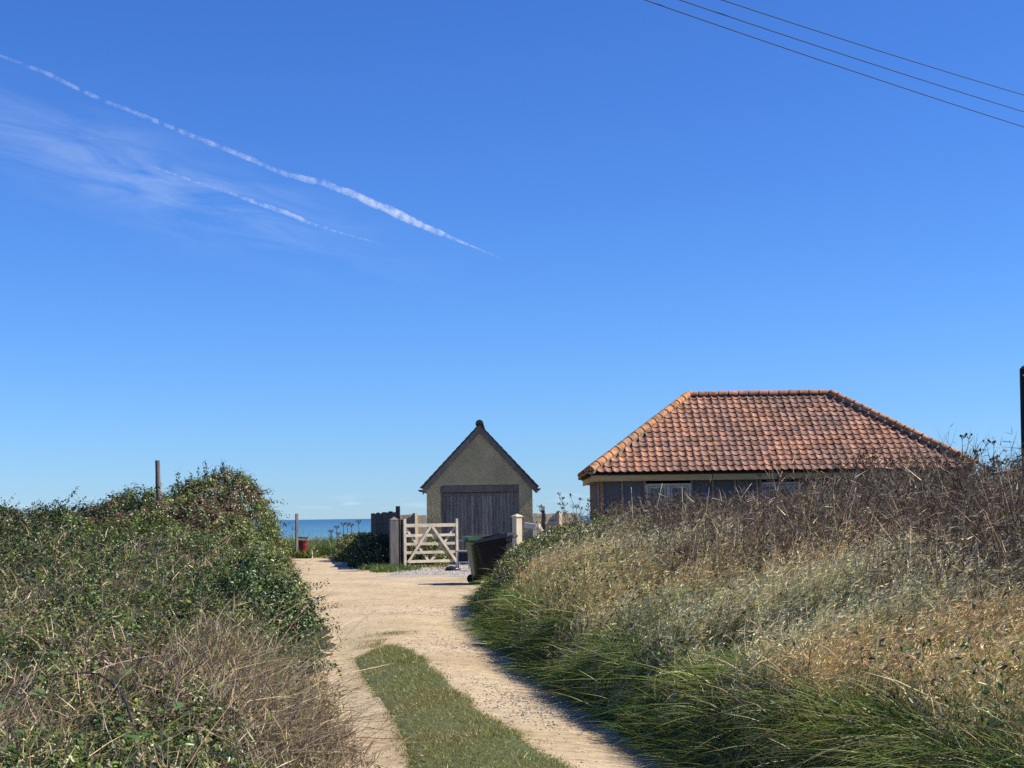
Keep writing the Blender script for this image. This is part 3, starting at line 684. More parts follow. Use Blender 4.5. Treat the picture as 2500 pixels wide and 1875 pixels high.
# ------------------------------------------------------------------ wheelie bins
def wheelie_bin(name, body_m, lid_m, label, x, y, rz, tilt):
    e = empty(name, (x, y, .03)); e.rotation_euler = (0, tilt, rz); tag(e, label, 'wheelie bin')
    # local x = depth (handle side +x), y = width
    D, Wd, H = .66, .56, .93
    mb = MB(); lv = [(.06, .76, .80), (.12, .78, .82), (H - .10, .985, .985), (H - .10, 1.0, 1.0), (H, 1.02, 1.02)]
    V = []; n = 12
    def ring(z, kx, ky):
        pts = []
        for (cx, cy) in ((1, -1), (1, 1), (-1, 1), (-1, -1)):
            hx_, hy_ = D / 2 * kx, Wd / 2 * ky; r = .05
            a0 = {(1, -1): -90, (1, 1): 0, (-1, 1): 90, (-1, -1): 180}[(cx, cy)]
            for k in range(3):
                t = R(a0 + 45 * k); pts.append(((cx * (hx_ - r)) + r * math.cos(t) + (1 - kx) * .10, cy * (hy_ - r) + r * math.sin(t), z))
        return pts
    for z, kx, ky in lv: V += ring(z, kx, ky)
    Fc = [tuple(range(n - 1, -1, -1))]
    for i in range(len(lv) - 1):
        for k in range(n): a, b = i * n + k, i * n + (k + 1) % n; Fc.append((a, b, b + n, a + n))
    Fc.append(tuple((len(lv) - 1) * n + k for k in range(n)))
    mb.add(V, Fc); mb.build('bin_body', body_m, e)
    rim = MB()
    for sy in (-1, 1): rim.bar((-D / 2 - .01, sy * Wd / 2 * 1.03, H - .045), (D / 2 + .01, sy * Wd / 2 * 1.03, H - .045), .03, .05)
    rim.bar((-D / 2 * 1.03, -Wd / 2 - .02, H - .045), (-D / 2 * 1.03, Wd / 2 + .02, H - .045), .03, .05)
    rim.build('rim', body_m, e)
    lid = MB(); lw = Wd / 2 + .03
    prof = [(-D / 2 - .06, H - .03), (-D / 2 - .06, H + .012), (-D / 2 + .02, H + .035), (0, H + .075), (D / 2 - .08, H + .105), (D / 2 + .05, H + .11), (D / 2 + .05, H + .02)]
    lid.prism([(a, -lw, b) for a, b in prof], (0, 0, 0), (0, 2 * lw, 0)); lo_ = lid.build('lid', lid_m, e)
    MB().prism([(-D / 2 + .08, -lw + .09, H + .063), (D / 2 - .12, -lw + .09, H + .118), (D / 2 - .12, -lw + .09, H + .128), (-D / 2 + .08, -lw + .09, H + .073)], (0, 0, 0), (0, 2 * lw - .18, 0)).build('lid_panel', lid_m, lo_)
    hd = MB(); hz = H + .03
    hd.tube([(D / 2 + .14, -Wd / 2 + .02, hz), (D / 2 + .14, Wd / 2 - .02, hz)], .019, 8)
    for yy in (-Wd / 2 + .05, 0, Wd / 2 - .05): hd.bar((D / 2 - .02, yy, hz - .02), (D / 2 + .14, yy, hz), .05, .06)
    hd.build('handle', lid_m, e)
    MB().tube([(D / 2 - .06, -Wd / 2 - .02, .10), (D / 2 - .06, Wd / 2 + .02, .10)], .014, 8).build('axle', iron, e)
    for sy in (-1, 1):
        w = MB(); yy = sy * (Wd / 2 - .005)
        pts = [(D / 2 - .06, yy - .025, .10), (D / 2 - .06, yy - .022, .10), (D / 2 - .06, yy + .022, .10), (D / 2 - .06, yy + .025, .10)]
        w.tube(pts, [.085, .10, .10, .085], 16); wo = w.build('wheel', iron, e)
        MB().tube([(D / 2 - .06, yy - .032, .10), (D / 2 - .06, yy + .032, .10)], .035, 10).build('hub', body_m, wo)
    return e
green_p = mat('dark_green_plastic', (.055, .095, .042), (.042, .078, .034), scale=3, rough=.45, spec=.4)
lid_p = mat('mid_green_plastic', (.085, .16, .085), (.07, .135, .07), scale=3, rough=.38, spec=.5)
black_p = mat('black_plum_plastic', (.014, .011, .014), (.010, .008, .010), scale=3, rough=.55, spec=.25)
slate_p = mat('slate_plastic', (.055, .06, .068), (.045, .048, .055), scale=3, rough=.35, spec=.5)
q = ground_at(1168, 1420); YB = 33.2
wheelie_bin('wheelie_bin', green_p, lid_p, 'green wheelie bin with green lid nearer the open gate', at(1188, 1400, YB + .45)[0], YB + .45, R(180 + 14), R(5))
wheelie_bin('wheelie_bin', black_p, slate_p, 'dark plum wheelie bin with slate lid half hidden by bank grass', at(1217, 1400, YB - .1)[0], YB - .1, R(-12), R(-6))

# ------------------------------------------------------------------ small things by the garage
tres_m = mat('white_trestle_paint', (.62, .64, .66), (.36, .37, .38), scale=14, rough=.6)
e = empty('trestle_stool', (at(1133, 1396, 42.2)[0], 42.2, .03), R(-10)); tag(e, 'low white trestle stool standing on gravel before garage door', 'stool')
MB().box((0, 0, .50), (.42, .28, .035)).build('seat', tres_m, e)
for sx_ in (-1, 1):
    for sy_ in (-1, 1): MB().bar((sx_ * .17, sy_ * .11, 0), (sx_ * .15, sy_ * .09, .482), .04, .04, up=(1, 0, 0)).build('leg', tres_m, e)
MB().box((0, -.10, .20), (.30, .02, .035)).build('stretcher', tres_m, e)
MB().box((0, 0, .32), (.28, .16, .28)).build('hanging_panel', mat('navy_panel', (.02, .026, .035), (.014, .018, .025), rough=.6), e)
def blob(name, c, rx, ry, rz_, m, label, cat, seed, n=14, amp=.25):
    r = np.random.default_rng(seed); V = []; Fq = []
    for i in range(n + 1):
        for k in range(n):
            th = PI * i / n; ph = 2 * PI * k / n; q = 1 + amp * (vn(2.2 * math.cos(ph) + 5, 2.2 * math.sin(ph) + 2.5 * math.cos(th), seed) - .5) * 2
            V.append((rx * math.sin(th) * math.cos(ph) * q, ry * math.sin(th) * math.sin(ph) * q, max(rz_ * math.cos(th) * q + rz_ * .6, 0)))
    for i in range(n):
        for k in range(n): a = i * n + k; b = i * n + (k + 1) % n; Fq.append((a, b, b + n, a + n))
    o = link(name, np_mesh(name, np.array(V), Q=np.array(Fq), m=m)); o.location = c; tag(o, label, cat); return o
tarp = mat('black_tarpaulin', (.022, .024, .028), (.012, .013, .015), rough=.35, spec=.5, bump=.03, bscale=9)
p = ground_at(1102, 1399); blob('rubbish_sack', (p[0], p[1] + .6, .0), .20, .16, .10, tarp, 'black rubbish sack lying on gravel under gate latch', 'sack', 3)
p = ground_at(1090, 1372); blob('rubbish_sack', (p[0], 45.2, .0), .22, .18, .17, tarp, 'black rubbish sack slumped against garage wall behind gate', 'sack', 5)

# red crate with a dark board over it, and its post, by the far bend of the path
YR = 58.0
rp = at(737, 1330, YR)
e = empty('red_tub', (rp[0] + .03, YR, .26)); tag(e, 'battered red plastic tub sitting in grass by sea path', 'tub')
red = mat('red_plastic', (.28, .020, .018), (.16, .014, .012), scale=4, rough=.5)
mb = MB(); n = 14; V = []
for z, r in ((0, .16), (.34, .20), (.36, .215), (.40, .215), (.40, .19), (.02, .15)):
    for k in range(n): V.append((r * math.cos(2 * PI * k / n), r * math.sin(2 * PI * k / n), z))
Fc = [(i * n + k, i * n + (k + 1) % n, (i + 1) * n + (k + 1) % n, (i + 1) * n + k) for i in range(5) for k in range(n)] + [tuple(range(n - 1, -1, -1)), tuple(5 * n + k for k in range(n))]
mb.add(V, Fc); mb.build('tub_body', red, e)
MB().tube([(-.215, 0, .37), (-.21, -.05, .28), (-.1, -.22, .22), (.1, -.22, .22), (.21, -.05, .28), (.215, 0, .37)], .007, 5).build('tub_handle', iron, e)
pz = at(737, 1312, YR)[2]
o = MB().box((0, 0, 0), (.40, .40, .045), Matrix.Rotation(R(3), 3, 'Y')).build('plank_lid', mat('grey_black_board', (.075, .075, .075), (.04, .04, .042), scale=5, rough=.8), None)
o.location = (at(739, 1312, YR)[0], YR, pz - .01); tag(o, 'dark weathered board laid over red plastic tub', 'board')
e = empty('marker_post', (at(724.5, 1300, YR - .3)[0], YR - .3, 0)); tag(e, 'slim square timber post standing beside red tub', 'post')
pt = at(724.5, 1254, YR - .3)[2]; MB().box((0, 0, pt / 2), (.085, .085, pt), Matrix.Rotation(R(35), 3, 'Z')).build('post_shaft', post_m, e)

# rustic post on the bramble mound
YL = 26.6; b0 = at(388, 1235, YL); t0 = at(384.5, 1124, YL)
e = empty('fence_stake', tuple(b0)); tag(e, 'round weathered stake leaning out of bramble mound', 'post')
v = Vector(t0 - b0); pts = [v * (-1.6), v * .0, v * .25 + Vector((.004, 0, 0)), v * .5 + Vector((-.003, 0, 0)), v * .75, v]
MB().tube(pts, [.05, .046, .043, .045, .041, .040], 10).build('stake', mat('rustic_post', (.22, .19, .16), (.10, .085, .07), scale=8, rough=.95, stretch=(2, 2, .5), bump=.01), e)

# telegraph pole and wires
pole_m = mat('tarred_pole', (.028, .034, .026), (.016, .019, .015), scale=3, rough=.8, stretch=(6, 6, .4), bump=.004)
YP = 41.0; pt = at(2501, 897, YP); pb = at(2507, 1240, YP)
e = empty('telegraph_pole', (pb[0], YP, 0)); tag(e, 'dark tarred telegraph pole at right edge behind bank', 'pole')
v = Vector((pt[0] - pb[0], 0, pt[2])); MB().tube([(-v.x * .05, 0, -.5), (0, 0, 0), tuple(v * .5), tuple(v * .99), tuple(v * .993), tuple(v * 1.008)], [.15, .15, .138, .128, .122, .05], 12).build('pole_shaft', pole_m, e)
MB().tube([(v.x - .075, -.11, v.z - .22), (v.x - .075, -.15, v.z - .22)], .02, 8).build('insulator', mat('white_ceramic', (.7, .7, .7), (.6, .6, .6), rough=.3), e)
wire_m = mat('black_cable', (.012, .012, .014), (.010, .010, .011), rough=.6)
def cable(name, a, b, r, sag, label, group=None, ext=(.35, .8), n=26):
    a, b = Vector(a), Vector(b); d = b - a; pts = []
    for i in range(n + 1):
        t = -ext[0] + (1 + ext[0] + ext[1]) * i / n; pts.append(a + d * t + Vector((0, 0, sag * (t * t - t))))
    mb = MB().tube(pts, r, 5); o = mb.build(name, wire_m, None, True); tag(o, label, 'cable', group); return o
for i, (p0, p1, lb) in enumerate((((1575, 0), (2500, 310), 'lowest of three overhead cables crossing the sky'), ((1660, 0), (2500, 273), 'middle of three overhead cables crossing the sky'), ((1763, 0), (2500, 232), 'topmost of three overhead cables crossing the sky'))):
    Y0, Y1 = 21 + i * .5, 28.5 + i * .7
    cable('overhead_cable', at(*p0, Y0), at(*p1, Y1), .0078, .10, lb, 'overhead cables')
hc = (EX1 - .1, HY + .15, EZ - .02)
cable('service_cable', at(2494, 1117, YP), hc, .009, .25, 'thin service cable from telegraph pole to bungalow eaves', None, (0, 0))

# ------------------------------------------------------------------ PLANTS
def ribbons(base, dirv, length, bend, width, segs, col, tipcol=None, droop=None, sidev=None):
    """curved tapering blades. bend = vector added quadratically along the blade"""
    n = len(base); t = np.linspace(0, 1, segs + 1)
    dirv = dirv / np.linalg.norm(dirv, axis=1, keepdims=True)
    P_ = base[:, None] + dirv[:, None] * (length[:, None] * t)[..., None] + bend[:, None] * ((t ** 2)[None, :, None]) * length[:, None, None]
    if sidev is None:
        rv = rng.normal(0, 1, (n, 3)); sidev = np.cross(dirv, rv)
    sidev = sidev / (np.linalg.norm(sidev, axis=1, keepdims=True) + 1e-9)
    wt = np.interp(t, [0, .25, .7, 1], [.75, 1, .75, 0])
    Wd = width[:, None] * wt[None] / 2
    Lf = P_[:, :-1] - sidev[:, None] * Wd[:, :-1, None]; Rt = P_[:, :-1] + sidev[:, None] * Wd[:, :-1, None]; tip = P_[:, -1:]
    V = np.concatenate([Lf, Rt, tip], 1)                       # n, 2*segs+1
    k = 2 * segs + 1; o = (np.arange(n) * k)[:, None]
    Q = []
    for s in range(segs - 1): Q.append(np.stack([o[:, 0] + s, o[:, 0] + segs + s, o[:, 0] + segs + s + 1, o[:, 0] + s + 1], 1))
    T = np.stack([o[:, 0] + segs - 1, o[:, 0] + 2 * segs - 1, o[:, 0] + 2 * segs], 1)
    Q = np.concatenate(Q) if Q else np.zeros((0, 4), int)
    tc_ = col if tipcol is None else tipcol
    tt = np.concatenate([t[:-1], t[:-1], t[-1:]])
    Cc = col[:, None] * (1 - tt)[None, :, None] + tc_[:, None] * tt[None, :, None]
    return V.reshape(-1, 3), T, Q, Cc.reshape(-1, 3), P_
def leaves(pos, nrm, size, aspect, col, fold=.25, six=False):
    """pointed leaves folded along the midrib"""
    n = len(pos); nrm = nrm / np.linalg.norm(nrm, axis=1, keepdims=True)
    rv = rng.normal(0, 1, (n, 3)); a = np.cross(nrm, rv); a /= np.linalg.norm(a, axis=1, keepdims=True) + 1e-9; b = np.cross(nrm, a)
    s = size[:, None]; w = s * aspect[:, None] if isinstance(aspect, np.ndarray) else s * aspect
    up = nrm * s * fold
    base, tip = pos - a * s * .5, pos + a * s * .5 - nrm * s * .12
    if six:
        l1, l2 = pos - a * s * .22 + b * w * .42 + up * .35, pos + a * s * .12 + b * w * .46 + up * .4
        r1, r2 = pos - a * s * .22 - b * w * .42 + up * .35, pos + a * s * .12 - b * w * .46 + up * .4
        V = np.stack([base, l1, l2, tip, r2, r1], 1); o = np.arange(n) * 6
        Q = np.concatenate([np.stack([o, o + 3, o + 2, o + 1], 1), np.stack([o, o + 5, o + 4, o + 3], 1)]); T = None
        return V.reshape(-1, 3), T, Q, np.repeat(col, 6, 0)
    l, r = pos + b * w * .5 + up * .35, pos - b * w * .5 + up * .35
    V = np.stack([base, l, tip, r], 1); o = np.arange(n) * 4
    T = np.concatenate([np.stack([o, o + 2, o + 1], 1), np.stack([o, o + 3, o + 2], 1)])
    return V.reshape(-1, 3), T, None, np.repeat(col, 4, 0)
class Acc:
    def __init__(s): s.V = []; s.T = []; s.Q = []; s.C = []; s.o = 0
    def add(s, V, T, Q, Cc, *_):
        s.V.append(V); s.C.append(Cc)
        if T is not None and len(T): s.T.append(T + s.o)
        if Q is not None and len(Q): s.Q.append(Q + s.o)
        s.o += len(V); return s
    def obj(s, name, m, parent=None, ploc=(0, 0, 0)):
        V = np.concatenate(s.V) - np.array(ploc)
        return link(name, np_mesh(name, V, np.concatenate(s.T) if s.T else None, np.concatenate(s.Q) if s.Q else None, np.concatenate(s.C), m), parent)
def vary(base, n, v=.25, hue=.08):
    c = np.array(base, float)
    if c.ndim == 1: c = np.repeat(c[None], n, 0)
    return np.clip(c * np.exp(rng.normal(0, v, (n, 1))) * np.exp(rng.normal(0, hue, (n, 3))), 0, .9)
def pick(n, cols, w):
    i = rng.choice(len(cols), n, p=np.array(w) / sum(w)); return np.array(cols, float)[i]
def in_view(x, y, margin=.6):
    return np.abs(x) < .335 * y + margin + .3
def sample(fn, x0, x1, y0, y1, n, dens=None, pw=1.2, margin=.8):
    """points on the surface z=fn(x,y), spread by area and thinned with distance"""
    X_, Y2, Z_, NX = [], [], [], []; got = 0
    while got < n:
        m_ = 4 * n; y = y0 * (y1 / y0) ** rng.random(m_) if y0 > 0 else rng.uniform(y0, y1, m_); x = rng.uniform(x0, x1, m_)
        h = .08; z = fn(x, y); zx = (fn(x + h, y) - z) / h; zy = (fn(x, y + h) - z) / h
        w = np.minimum(np.sqrt(1 + zx ** 2 + zy ** 2), 4) / 4 * (y / y1) * (y0 / y) ** (pw - 0) * (y1 / y0) ** 0
        w = w / w.max()
        if dens is not None: w = w * np.clip(dens(x, y), 0, 1)
        k = (rng.random(m_) < w) & in_view(x, y, margin)
        X_.append(x[k]); Y2.append(y[k]); Z_.append(z[k]); NX.append(np.stack([-zx[k], -zy[k], np.ones(k.sum())], 1)); got += k.sum()
        if k.sum() == 0: break
    x, y, z, nn = (np.concatenate(a)[:n] for a in (X_, Y2, Z_, NX))
    return x, y, z, nn / np.linalg.norm(nn, axis=1, keepdims=True)
LEAF = leafmat('leaf', .30, .045, .40); GRASS = leafmat('grass_blade', .48, .035, .40); STRAW = leafmat('dry_stem', .22, .03, .5)
G_D, G_M, G_L, G_Y = (.034, .056, .015), (.068, .105, .025), (.12, .17, .038), (.20, .215, .055)
BR, RB, ST, ST2, TW_ = (.085, .058, .036), (.115, .062, .040), (.52, .42, .24), (.66, .56, .35), (.24, .175, .115)
n3 = lambda n, s=1.0: rng.normal(0, s, (n, 3))

# ---- left: bramble mound, hedge, shrub
def plant(name, label, cat, loc):
    e = empty(name, loc); tag(e, label, cat); return e
def canopy_leaves(acc, n, x0, x1, y0, y1, dens, cols, size=(.03, .055), depth=.16, pw=.8, asp=(.5, .8), six=False, L=(.14, .40), m=14, stems=None):
    """leafy sprays growing out of the canopy, over a darker filling of inner leaves"""
    k = int(n * .26); x, y, z, nn = sample(left_canopy, x0, x1, y0, y1, k, dens, pw); k = len(x)
    pos = np.stack([x, y, z], 1) - nn * (.06 + np.abs(rng.normal(0, depth, k)))[:, None] + n3(k, .02)
    acc.add(*leaves(pos, nn * .3 + n3(k, .7) + np.array([.0, -.1, .3]), rng.uniform(*size, k), rng.uniform(*asp, k), cols(x, y, z, k), six=six))
    q = int(n * .74 / m); x, y, z, nn = sample(left_canopy, x0, x1, y0, y1, q, dens, pw); q = len(x)
    ln = rng.uniform(*L, q) * rng.uniform(.6, 1.2, q); d = nn * .55 + n3(q, .42) + np.array([0, -.05, .45]); d /= np.linalg.norm(d, axis=1, keepdims=True)
    b = np.stack([x, y, z], 1) - nn * (ln * .62)[:, None]; drp = np.stack([rng.normal(0, .15, q), rng.normal(0, .15, q), rng.normal(-.28, .12, q)], 1)
    if stems is not None: stems.add(*ribbons(b, d, ln, drp, np.full(q, .005), 3, vary((.10, .075, .045), q)))
    t = rng.uniform(.12, 1.0, (q, m)); P_ = b[:, None] + d[:, None] * (ln[:, None] * t)[..., None] + drp[:, None] * (ln[:, None] * t ** 2)[..., None]
    side = rng.normal(0, 1, (q, m, 3)); sz = rng.uniform(*size, (q, m)) * (1.2 - .45 * t); P_ = P_ + side * (sz * .55)[..., None]
    nr = nn[:, None] * .45 + side * .35 + np.array([.05, -.05, .45]) + rng.normal(0, .30, (q, m, 3)); c = cols(x, y, z, q)
    acc.add(*leaves(P_.reshape(-1, 3), nr.reshape(-1, 3), sz.ravel(), rng.uniform(*asp, q * m), vary(np.repeat(c, m, 0), q * m, .16, .05), six=six))
def shoot(acc_l, acc_s, base, d, ln, nl, lc, lsz=.05, bend=None, tk=.006, sc=(.09, .06, .04)):
    d = np.array(d, float); d /= np.linalg.norm(d); bd = np.array(bend if bend is not None else (0, 0, 0), float)
    V, T, Q, Cc, P_ = ribbons(np.array([base], float), d[None], np.array([ln]), bd[None], np.array([tk]), 6, vary(sc, 1), sidev=np.array([[1., 0, 0]])); acc_s.add(V, T, Q, Cc)
    V, T, Q, Cc, P_ = ribbons(np.array([base], float), d[None], np.array([ln]), bd[None], np.array([tk]), 6, vary(sc, 1), sidev=np.array([[0., 1, 0.3]])); acc_s.add(V, T, Q, Cc)
    t = rng.uniform(.12, 1.0, nl); pos = np.array(base) + d * (ln * t)[:, None] + bd * (t ** 2)[:, None] * ln
    side = n3(nl, 1.0); pos = pos + side * .028
    acc_l.add(*leaves(pos, side + np.array([0, 0, .4]), lsz * (1.15 - .5 * t) * rng.uniform(.7, 1.2, nl), .6, vary(lc, nl, .3)))

mound_d = lambda x, y: np.exp(-((x + 5.1) / 1.75) ** 4) * sm(22.3, 24, y) * sm(xl(y) + .35, xl(y) - .25, x)
def mound_cols(x, y, z, n):
    f = vn(x * 1.1, y * .8, 41) + .35 * rng.random(n); hi = sm(1.15, 1.75, z + .4 * (vn(x * 2, y * 2, 47) - .5))
    dry = (f * .7 + hi * .42) > .74
    c = np.where(dry[:, None], pick(n, [(.10, .075, .04), RB, TW_, G_M], [4, 2, 3, 4]), pick(n, [G_M, G_L, G_Y, G_D], [4, 5, 2, 1]))
    return vary(c, n, .28)
mb_ = plant('bramble_bush', 'tall rounded bramble mound with brown dying top and green foot', 'bush', (-5.3, 28.0, 0)); ml = np.array(mb_.location)
al, as_ = Acc(), Acc()
canopy_leaves(al, 46000, -8.2, -3.2, 22.3, 31.5, mound_d, mound_cols, (.035, .065), .15, .4, stems=as_)
for px, py, Yd, dx, dz2, ln, nl in ((545, 1160, 28, .02, 1, .36, 60), (520, 1163, 28, .05, 1, .38, 45), (500, 1166, 28, .03, 1, .40, 44), (483, 1168, 28, .0, 1, .36, 14), (434, 1180, 27.6, .05, 1, .34, 30), (564, 1172, 28, .5, 1, .34, 50), (600, 1190, 28, .25, 1, .30, 46), (612, 1194, 28.2, 1, .4, .34, 34),
        (632, 1215, 28.4, 1.2, .35, .40, 30), (645, 1235, 28.6, 1, -.05, .40, 30), (655, 1255, 28.6, 1, -.15, .42, 30), (470, 1170, 27.8, -.1, 1, .22, 20), (455, 1172, 27.8, .3, 1, .22, 22), (580, 1180, 28, .2, 1, .22, 30), (620, 1205, 28, .5, .8, .25, 30), (510, 1165, 28, -.2, 1, .22, 30), (535, 1162, 28.1, .2, 1, .24, 30)):
    shoot(al, as_, at(px, py + 14, Yd), (dx, rng.normal(0, .2), dz2), ln, int(nl * 1.3), (.045, .055, .03), .055, bend=(dx * .25, 0, -.22 * dx))
for px, py, Yd, dx, ln in ((384, 1215, 26.5, -.9, .55), (384, 1195, 26.6, -1.2, .5), (395, 1195, 26.6, 1.2, .45)):
    shoot(al, as_, at(px, py, Yd), (dx, 0, .55), ln, 16, (.045, .055, .03), .04, bend=(0, 0, -.2))
x, y, z, nn = sample(left_canopy, -8, -3.4, 22.5, 31, 2200, mound_d, .4); n = len(x)
as_.add(*ribbons(np.stack([x, y, z - .12], 1), nn * .4 + n3(n, .7), rng.uniform(.10, .28, n), n3(n, .25) + np.array([.1, 0, -.3]), rng.uniform(.005, .011, n), 3, vary(pick(n, [ST, TW_, BR], [1, 2, 3]), n)))
al.obj('foliage', LEAF, mb_, ml)['kind'] = 'stuff'; as_.obj('bramble_stems', STRAW, mb_, ml)['kind'] = 'stuff'

hedge_d = lambda x, y: (1 - np.exp(-((x + 5.1) / 1.75) ** 4)) * sm(-4.7, -5.6, x) * sm(17.5, 20.5, y)
def hedge_cols(x, y, z, n):
    f = vn(x * .9, y * .7, 61) + .4 * rng.random(n)
    c = np.where((f > .98)[:, None], pick(n, [BR, RB, TW_], [3, 2, 1]), np.where((f < .45)[:, None], pick(n, [G_L, G_M, G_Y], [3, 4, 1.5]), pick(n, [G_D, G_M, (.04, .055, .025)], [4, 3, 3])))
    return vary(c, n, .28)
hb_ = plant('bramble_hedge', 'low dark bramble hedge along the left skyline', 'hedge', (-8.2, 25.0, 0)); hl = np.array(hb_.location)
al, as_ = Acc(), Acc()
canopy_leaves(al, 42000, -12.5, -4.4, 17.5, 31, hedge_d, hedge_cols, (.035, .065), .15, .6, stems=as_)
for px, py, dx, ln, nl in ((60, 1240, .8, .40, 26), (100, 1232, 1.3, .5, 30), (150, 1238, .5, .55, 44), (172, 1240, .6, .36, 40), (190, 1238, .9, .34, 46), (225, 1250, .1, .2, 20), (258, 1252, .1, .24, 22), (300, 1246, .4, .40, 60), (318, 1240, .25, .40, 66), (333, 1236, .4, .36, 60), (360, 1215, .5, .36, 60), (20, 1242, -.3, .3, 14), (38, 1240, .2, .2, 12), (122, 1240, .2, .2, 26), (210, 1245, -.2, .2, 24), (280, 1250, -.2, .22, 20), (5, 1240, .4, .4, 10)):
    shoot(al, as_, at(px, py + 12, 25.5), (dx, rng.normal(0, .2), 1), ln, int(nl * 1.2), (.04, .05, .028), .05, bend=(dx * .3, 0, -.25 * abs(dx)))
x, y, z, nn = sample(left_canopy, -12.5, -4.6, 17.5, 30, 2600, hedge_d, .6); n = len(x)
as_.add(*ribbons(np.stack([x, y, z - .12], 1), nn * .4 + n3(n, .7) + np.array([.5, 0, .2]), rng.uniform(.12, .36, n), n3(n, .25) + np.array([.1, 0, -.4]), rng.uniform(.006, .011, n), 3, vary(pick(n, [ST, TW_, BR], [2, 2, 3]), n)))
al.obj('foliage', LEAF, hb_, hl)['kind'] = 'stuff'; as_.obj('bramble_stems', STRAW, hb_, hl)['kind'] = 'stuff'

# dark leafy shrub leaning over the path
SC = np.array([-3.10, 17.4, 0.0])
shr = plant('leafy_shrub', 'dark green leafy shrub leaning out over left side of path', 'bush', tuple(SC))
al, as_ = Acc(), Acc(); q = 1500; m = 18
d_ = n3(q); d_ /= np.linalg.norm(d_, axis=1, keepdims=True); d_[:, 2] = np.abs(d_[:, 2]); d_[:, 1] = np.where(rng.random(q) < .6, -np.abs(d_[:, 1]), d_[:, 1])
lump = .50 + .88 * fbm(d_[:, 0] * 2.6 + 4, d_[:, 2] * 2.8 + d_[:, 1] * 2.1, 71, 4); ax = np.array([.92, 2.3, .95])
b = SC + d_ * (lump * rng.uniform(.55, .95, q))[:, None] * ax; g_d = d_ * .6 + n3(q, .4) + np.array([.12, 0, .35]); g_d /= np.linalg.norm(g_d, axis=1, keepdims=True); ln = rng.uniform(.12, .38, q)
cg = pick(q, [(.024, .050, .014), (.046, .090, .022), (.078, .135, .030), (.125, .18, .045)], [3.0, 3.4, 2.4, .9]); drp = np.array([0, 0, -.25])
as_.add(*ribbons(b, g_d, ln, np.repeat(drp[None], q, 0), np.full(q, .006), 3, vary((.09, .07, .045), q)))
t = rng.uniform(.1, 1, (q, m)); P_ = b[:, None] + g_d[:, None] * (ln[:, None] * t)[..., None] + drp * (ln[:, None] * t ** 2)[..., None]
side = rng.normal(0, 1, (q, m, 3)); sz = rng.uniform(.028, .058, (q, m)) * (1.2 - .4 * t); P_ = P_ + side * (sz * .55)[..., None]
nr = d_[:, None] * .35 + side * .35 + np.array([.05, -.05, .5]) + rng.normal(0, .3, (q, m, 3))
al.add(*leaves(P_.reshape(-1, 3), nr.reshape(-1, 3), sz.ravel(), rng.uniform(.45, .75, q * m), vary(np.repeat(cg, m, 0), q * m, .18, .05), six=True))
for px, py, Yd, dx, dy, dz2, ln, nl in ((720, 1470, 17, 1, 0, .45, .62, 70), (735, 1500, 16.8, 1, 0, .22, .62, 70), (740, 1520, 16.8, 1, 0, -.08, .60, 70), (725, 1535, 16.6, 1, 0, .05, .5, 60), (700, 1450, 17, .9, 0, .75, .55, 50), (745, 1590, 15.4, 1, 0, -.05, .36, 50), (760, 1625, 14.6, 1, 0, .05, .40, 60), (740, 1640, 14.3, 1, 0, -.1, .36, 50), (690, 1420, 18, .7, 0, .8, .5, 40)):
    shoot(al, as_, at(px - 40, py, Yd), (dx, dy, dz2), ln, int(nl * 1.2), (.045, .075, .024), .042, bend=(0, 0, -.08), tk=.010)
al.obj('foliage', LEAF, shr, SC)['kind'] = 'stuff'; as_.obj('branches', STRAW, shr, SC)['kind'] = 'stuff'

# ---- left: low undergrowth and dry grass in the foreground
def under_cols(x, y, z, n):
    f = vn(x * 1.2, y * .55, 81); g_ = sm(11.5, 15, y) * .4
    dry = (f + .35 * rng.random(n)) > (.98 + g_ * .45)
    c = np.where(dry[:, None], pick(n, [TW_, BR, G_M], [3, 3, 2]), np.where((rng.random(n) < (.35 * sm(12, 16, y)))[:, None], pick(n, [G_D, G_M, (.05, .06, .028)], [4, 2, 3]), pick(n, [G_M, G_L, G_Y, G_D], [4, 3.2, 1.2, 3])))
    return vary(c, n, .3)
low_d = lambda x, y: sm(24, 19, y) * sm(xl(y) + .22, xl(y) - .25, x)
al = Acc(); canopy_leaves(al, 135000, -9, 0, 4.6, 24, low_d, under_cols, (.020, .052), .10, 1.15, (.4, .75), L=(.07, .22), m=10)
o = al.obj('undergrowth', LEAF); tag(o, kind='stuff', label='mixed green weeds and bramble leaves below the left hedge')
# fine brown tangle + long straw stems leaning to the right
brown_patch = lambda x, y: np.clip(np.exp(-((y - 10.6) / 2.6) ** 2) * (.12 + 1.0 * sm(.40, .66, vn(x * .7, y * .35, 91))), .06, 1) * low_d(x, y)
ac = Acc(); x, y, z, nn = sample(left_canopy, -9, 0, 4.6, 22, 40000, brown_patch, 1.4); n = len(x)
ac.add(*ribbons(np.stack([x, y, z - rng.uniform(-.03, .16, n)], 1), n3(n, .8) + np.array([.25, -.1, .75]), rng.uniform(.05, .17, n), n3(n, .35), rng.uniform(.0035, .007, n) * (.7 + y / 18), 2,
                vary(pick(n, [TW_, (.34, .26, .17), ST, BR, (.25, .23, .09)], [4, 4, 2, 3, 2]), n, .3)))
x, y, z, nn = sample(left_canopy, -9, 0, 4.6, 23, 1700, lambda x, y: (.18 + brown_patch(x, y)) * low_d(x, y), 1.1); n = len(x)
dr_ = np.stack([rng.normal(.75, .45, n), rng.normal(-.05, .45, n), rng.normal(.75, .3, n)], 1)
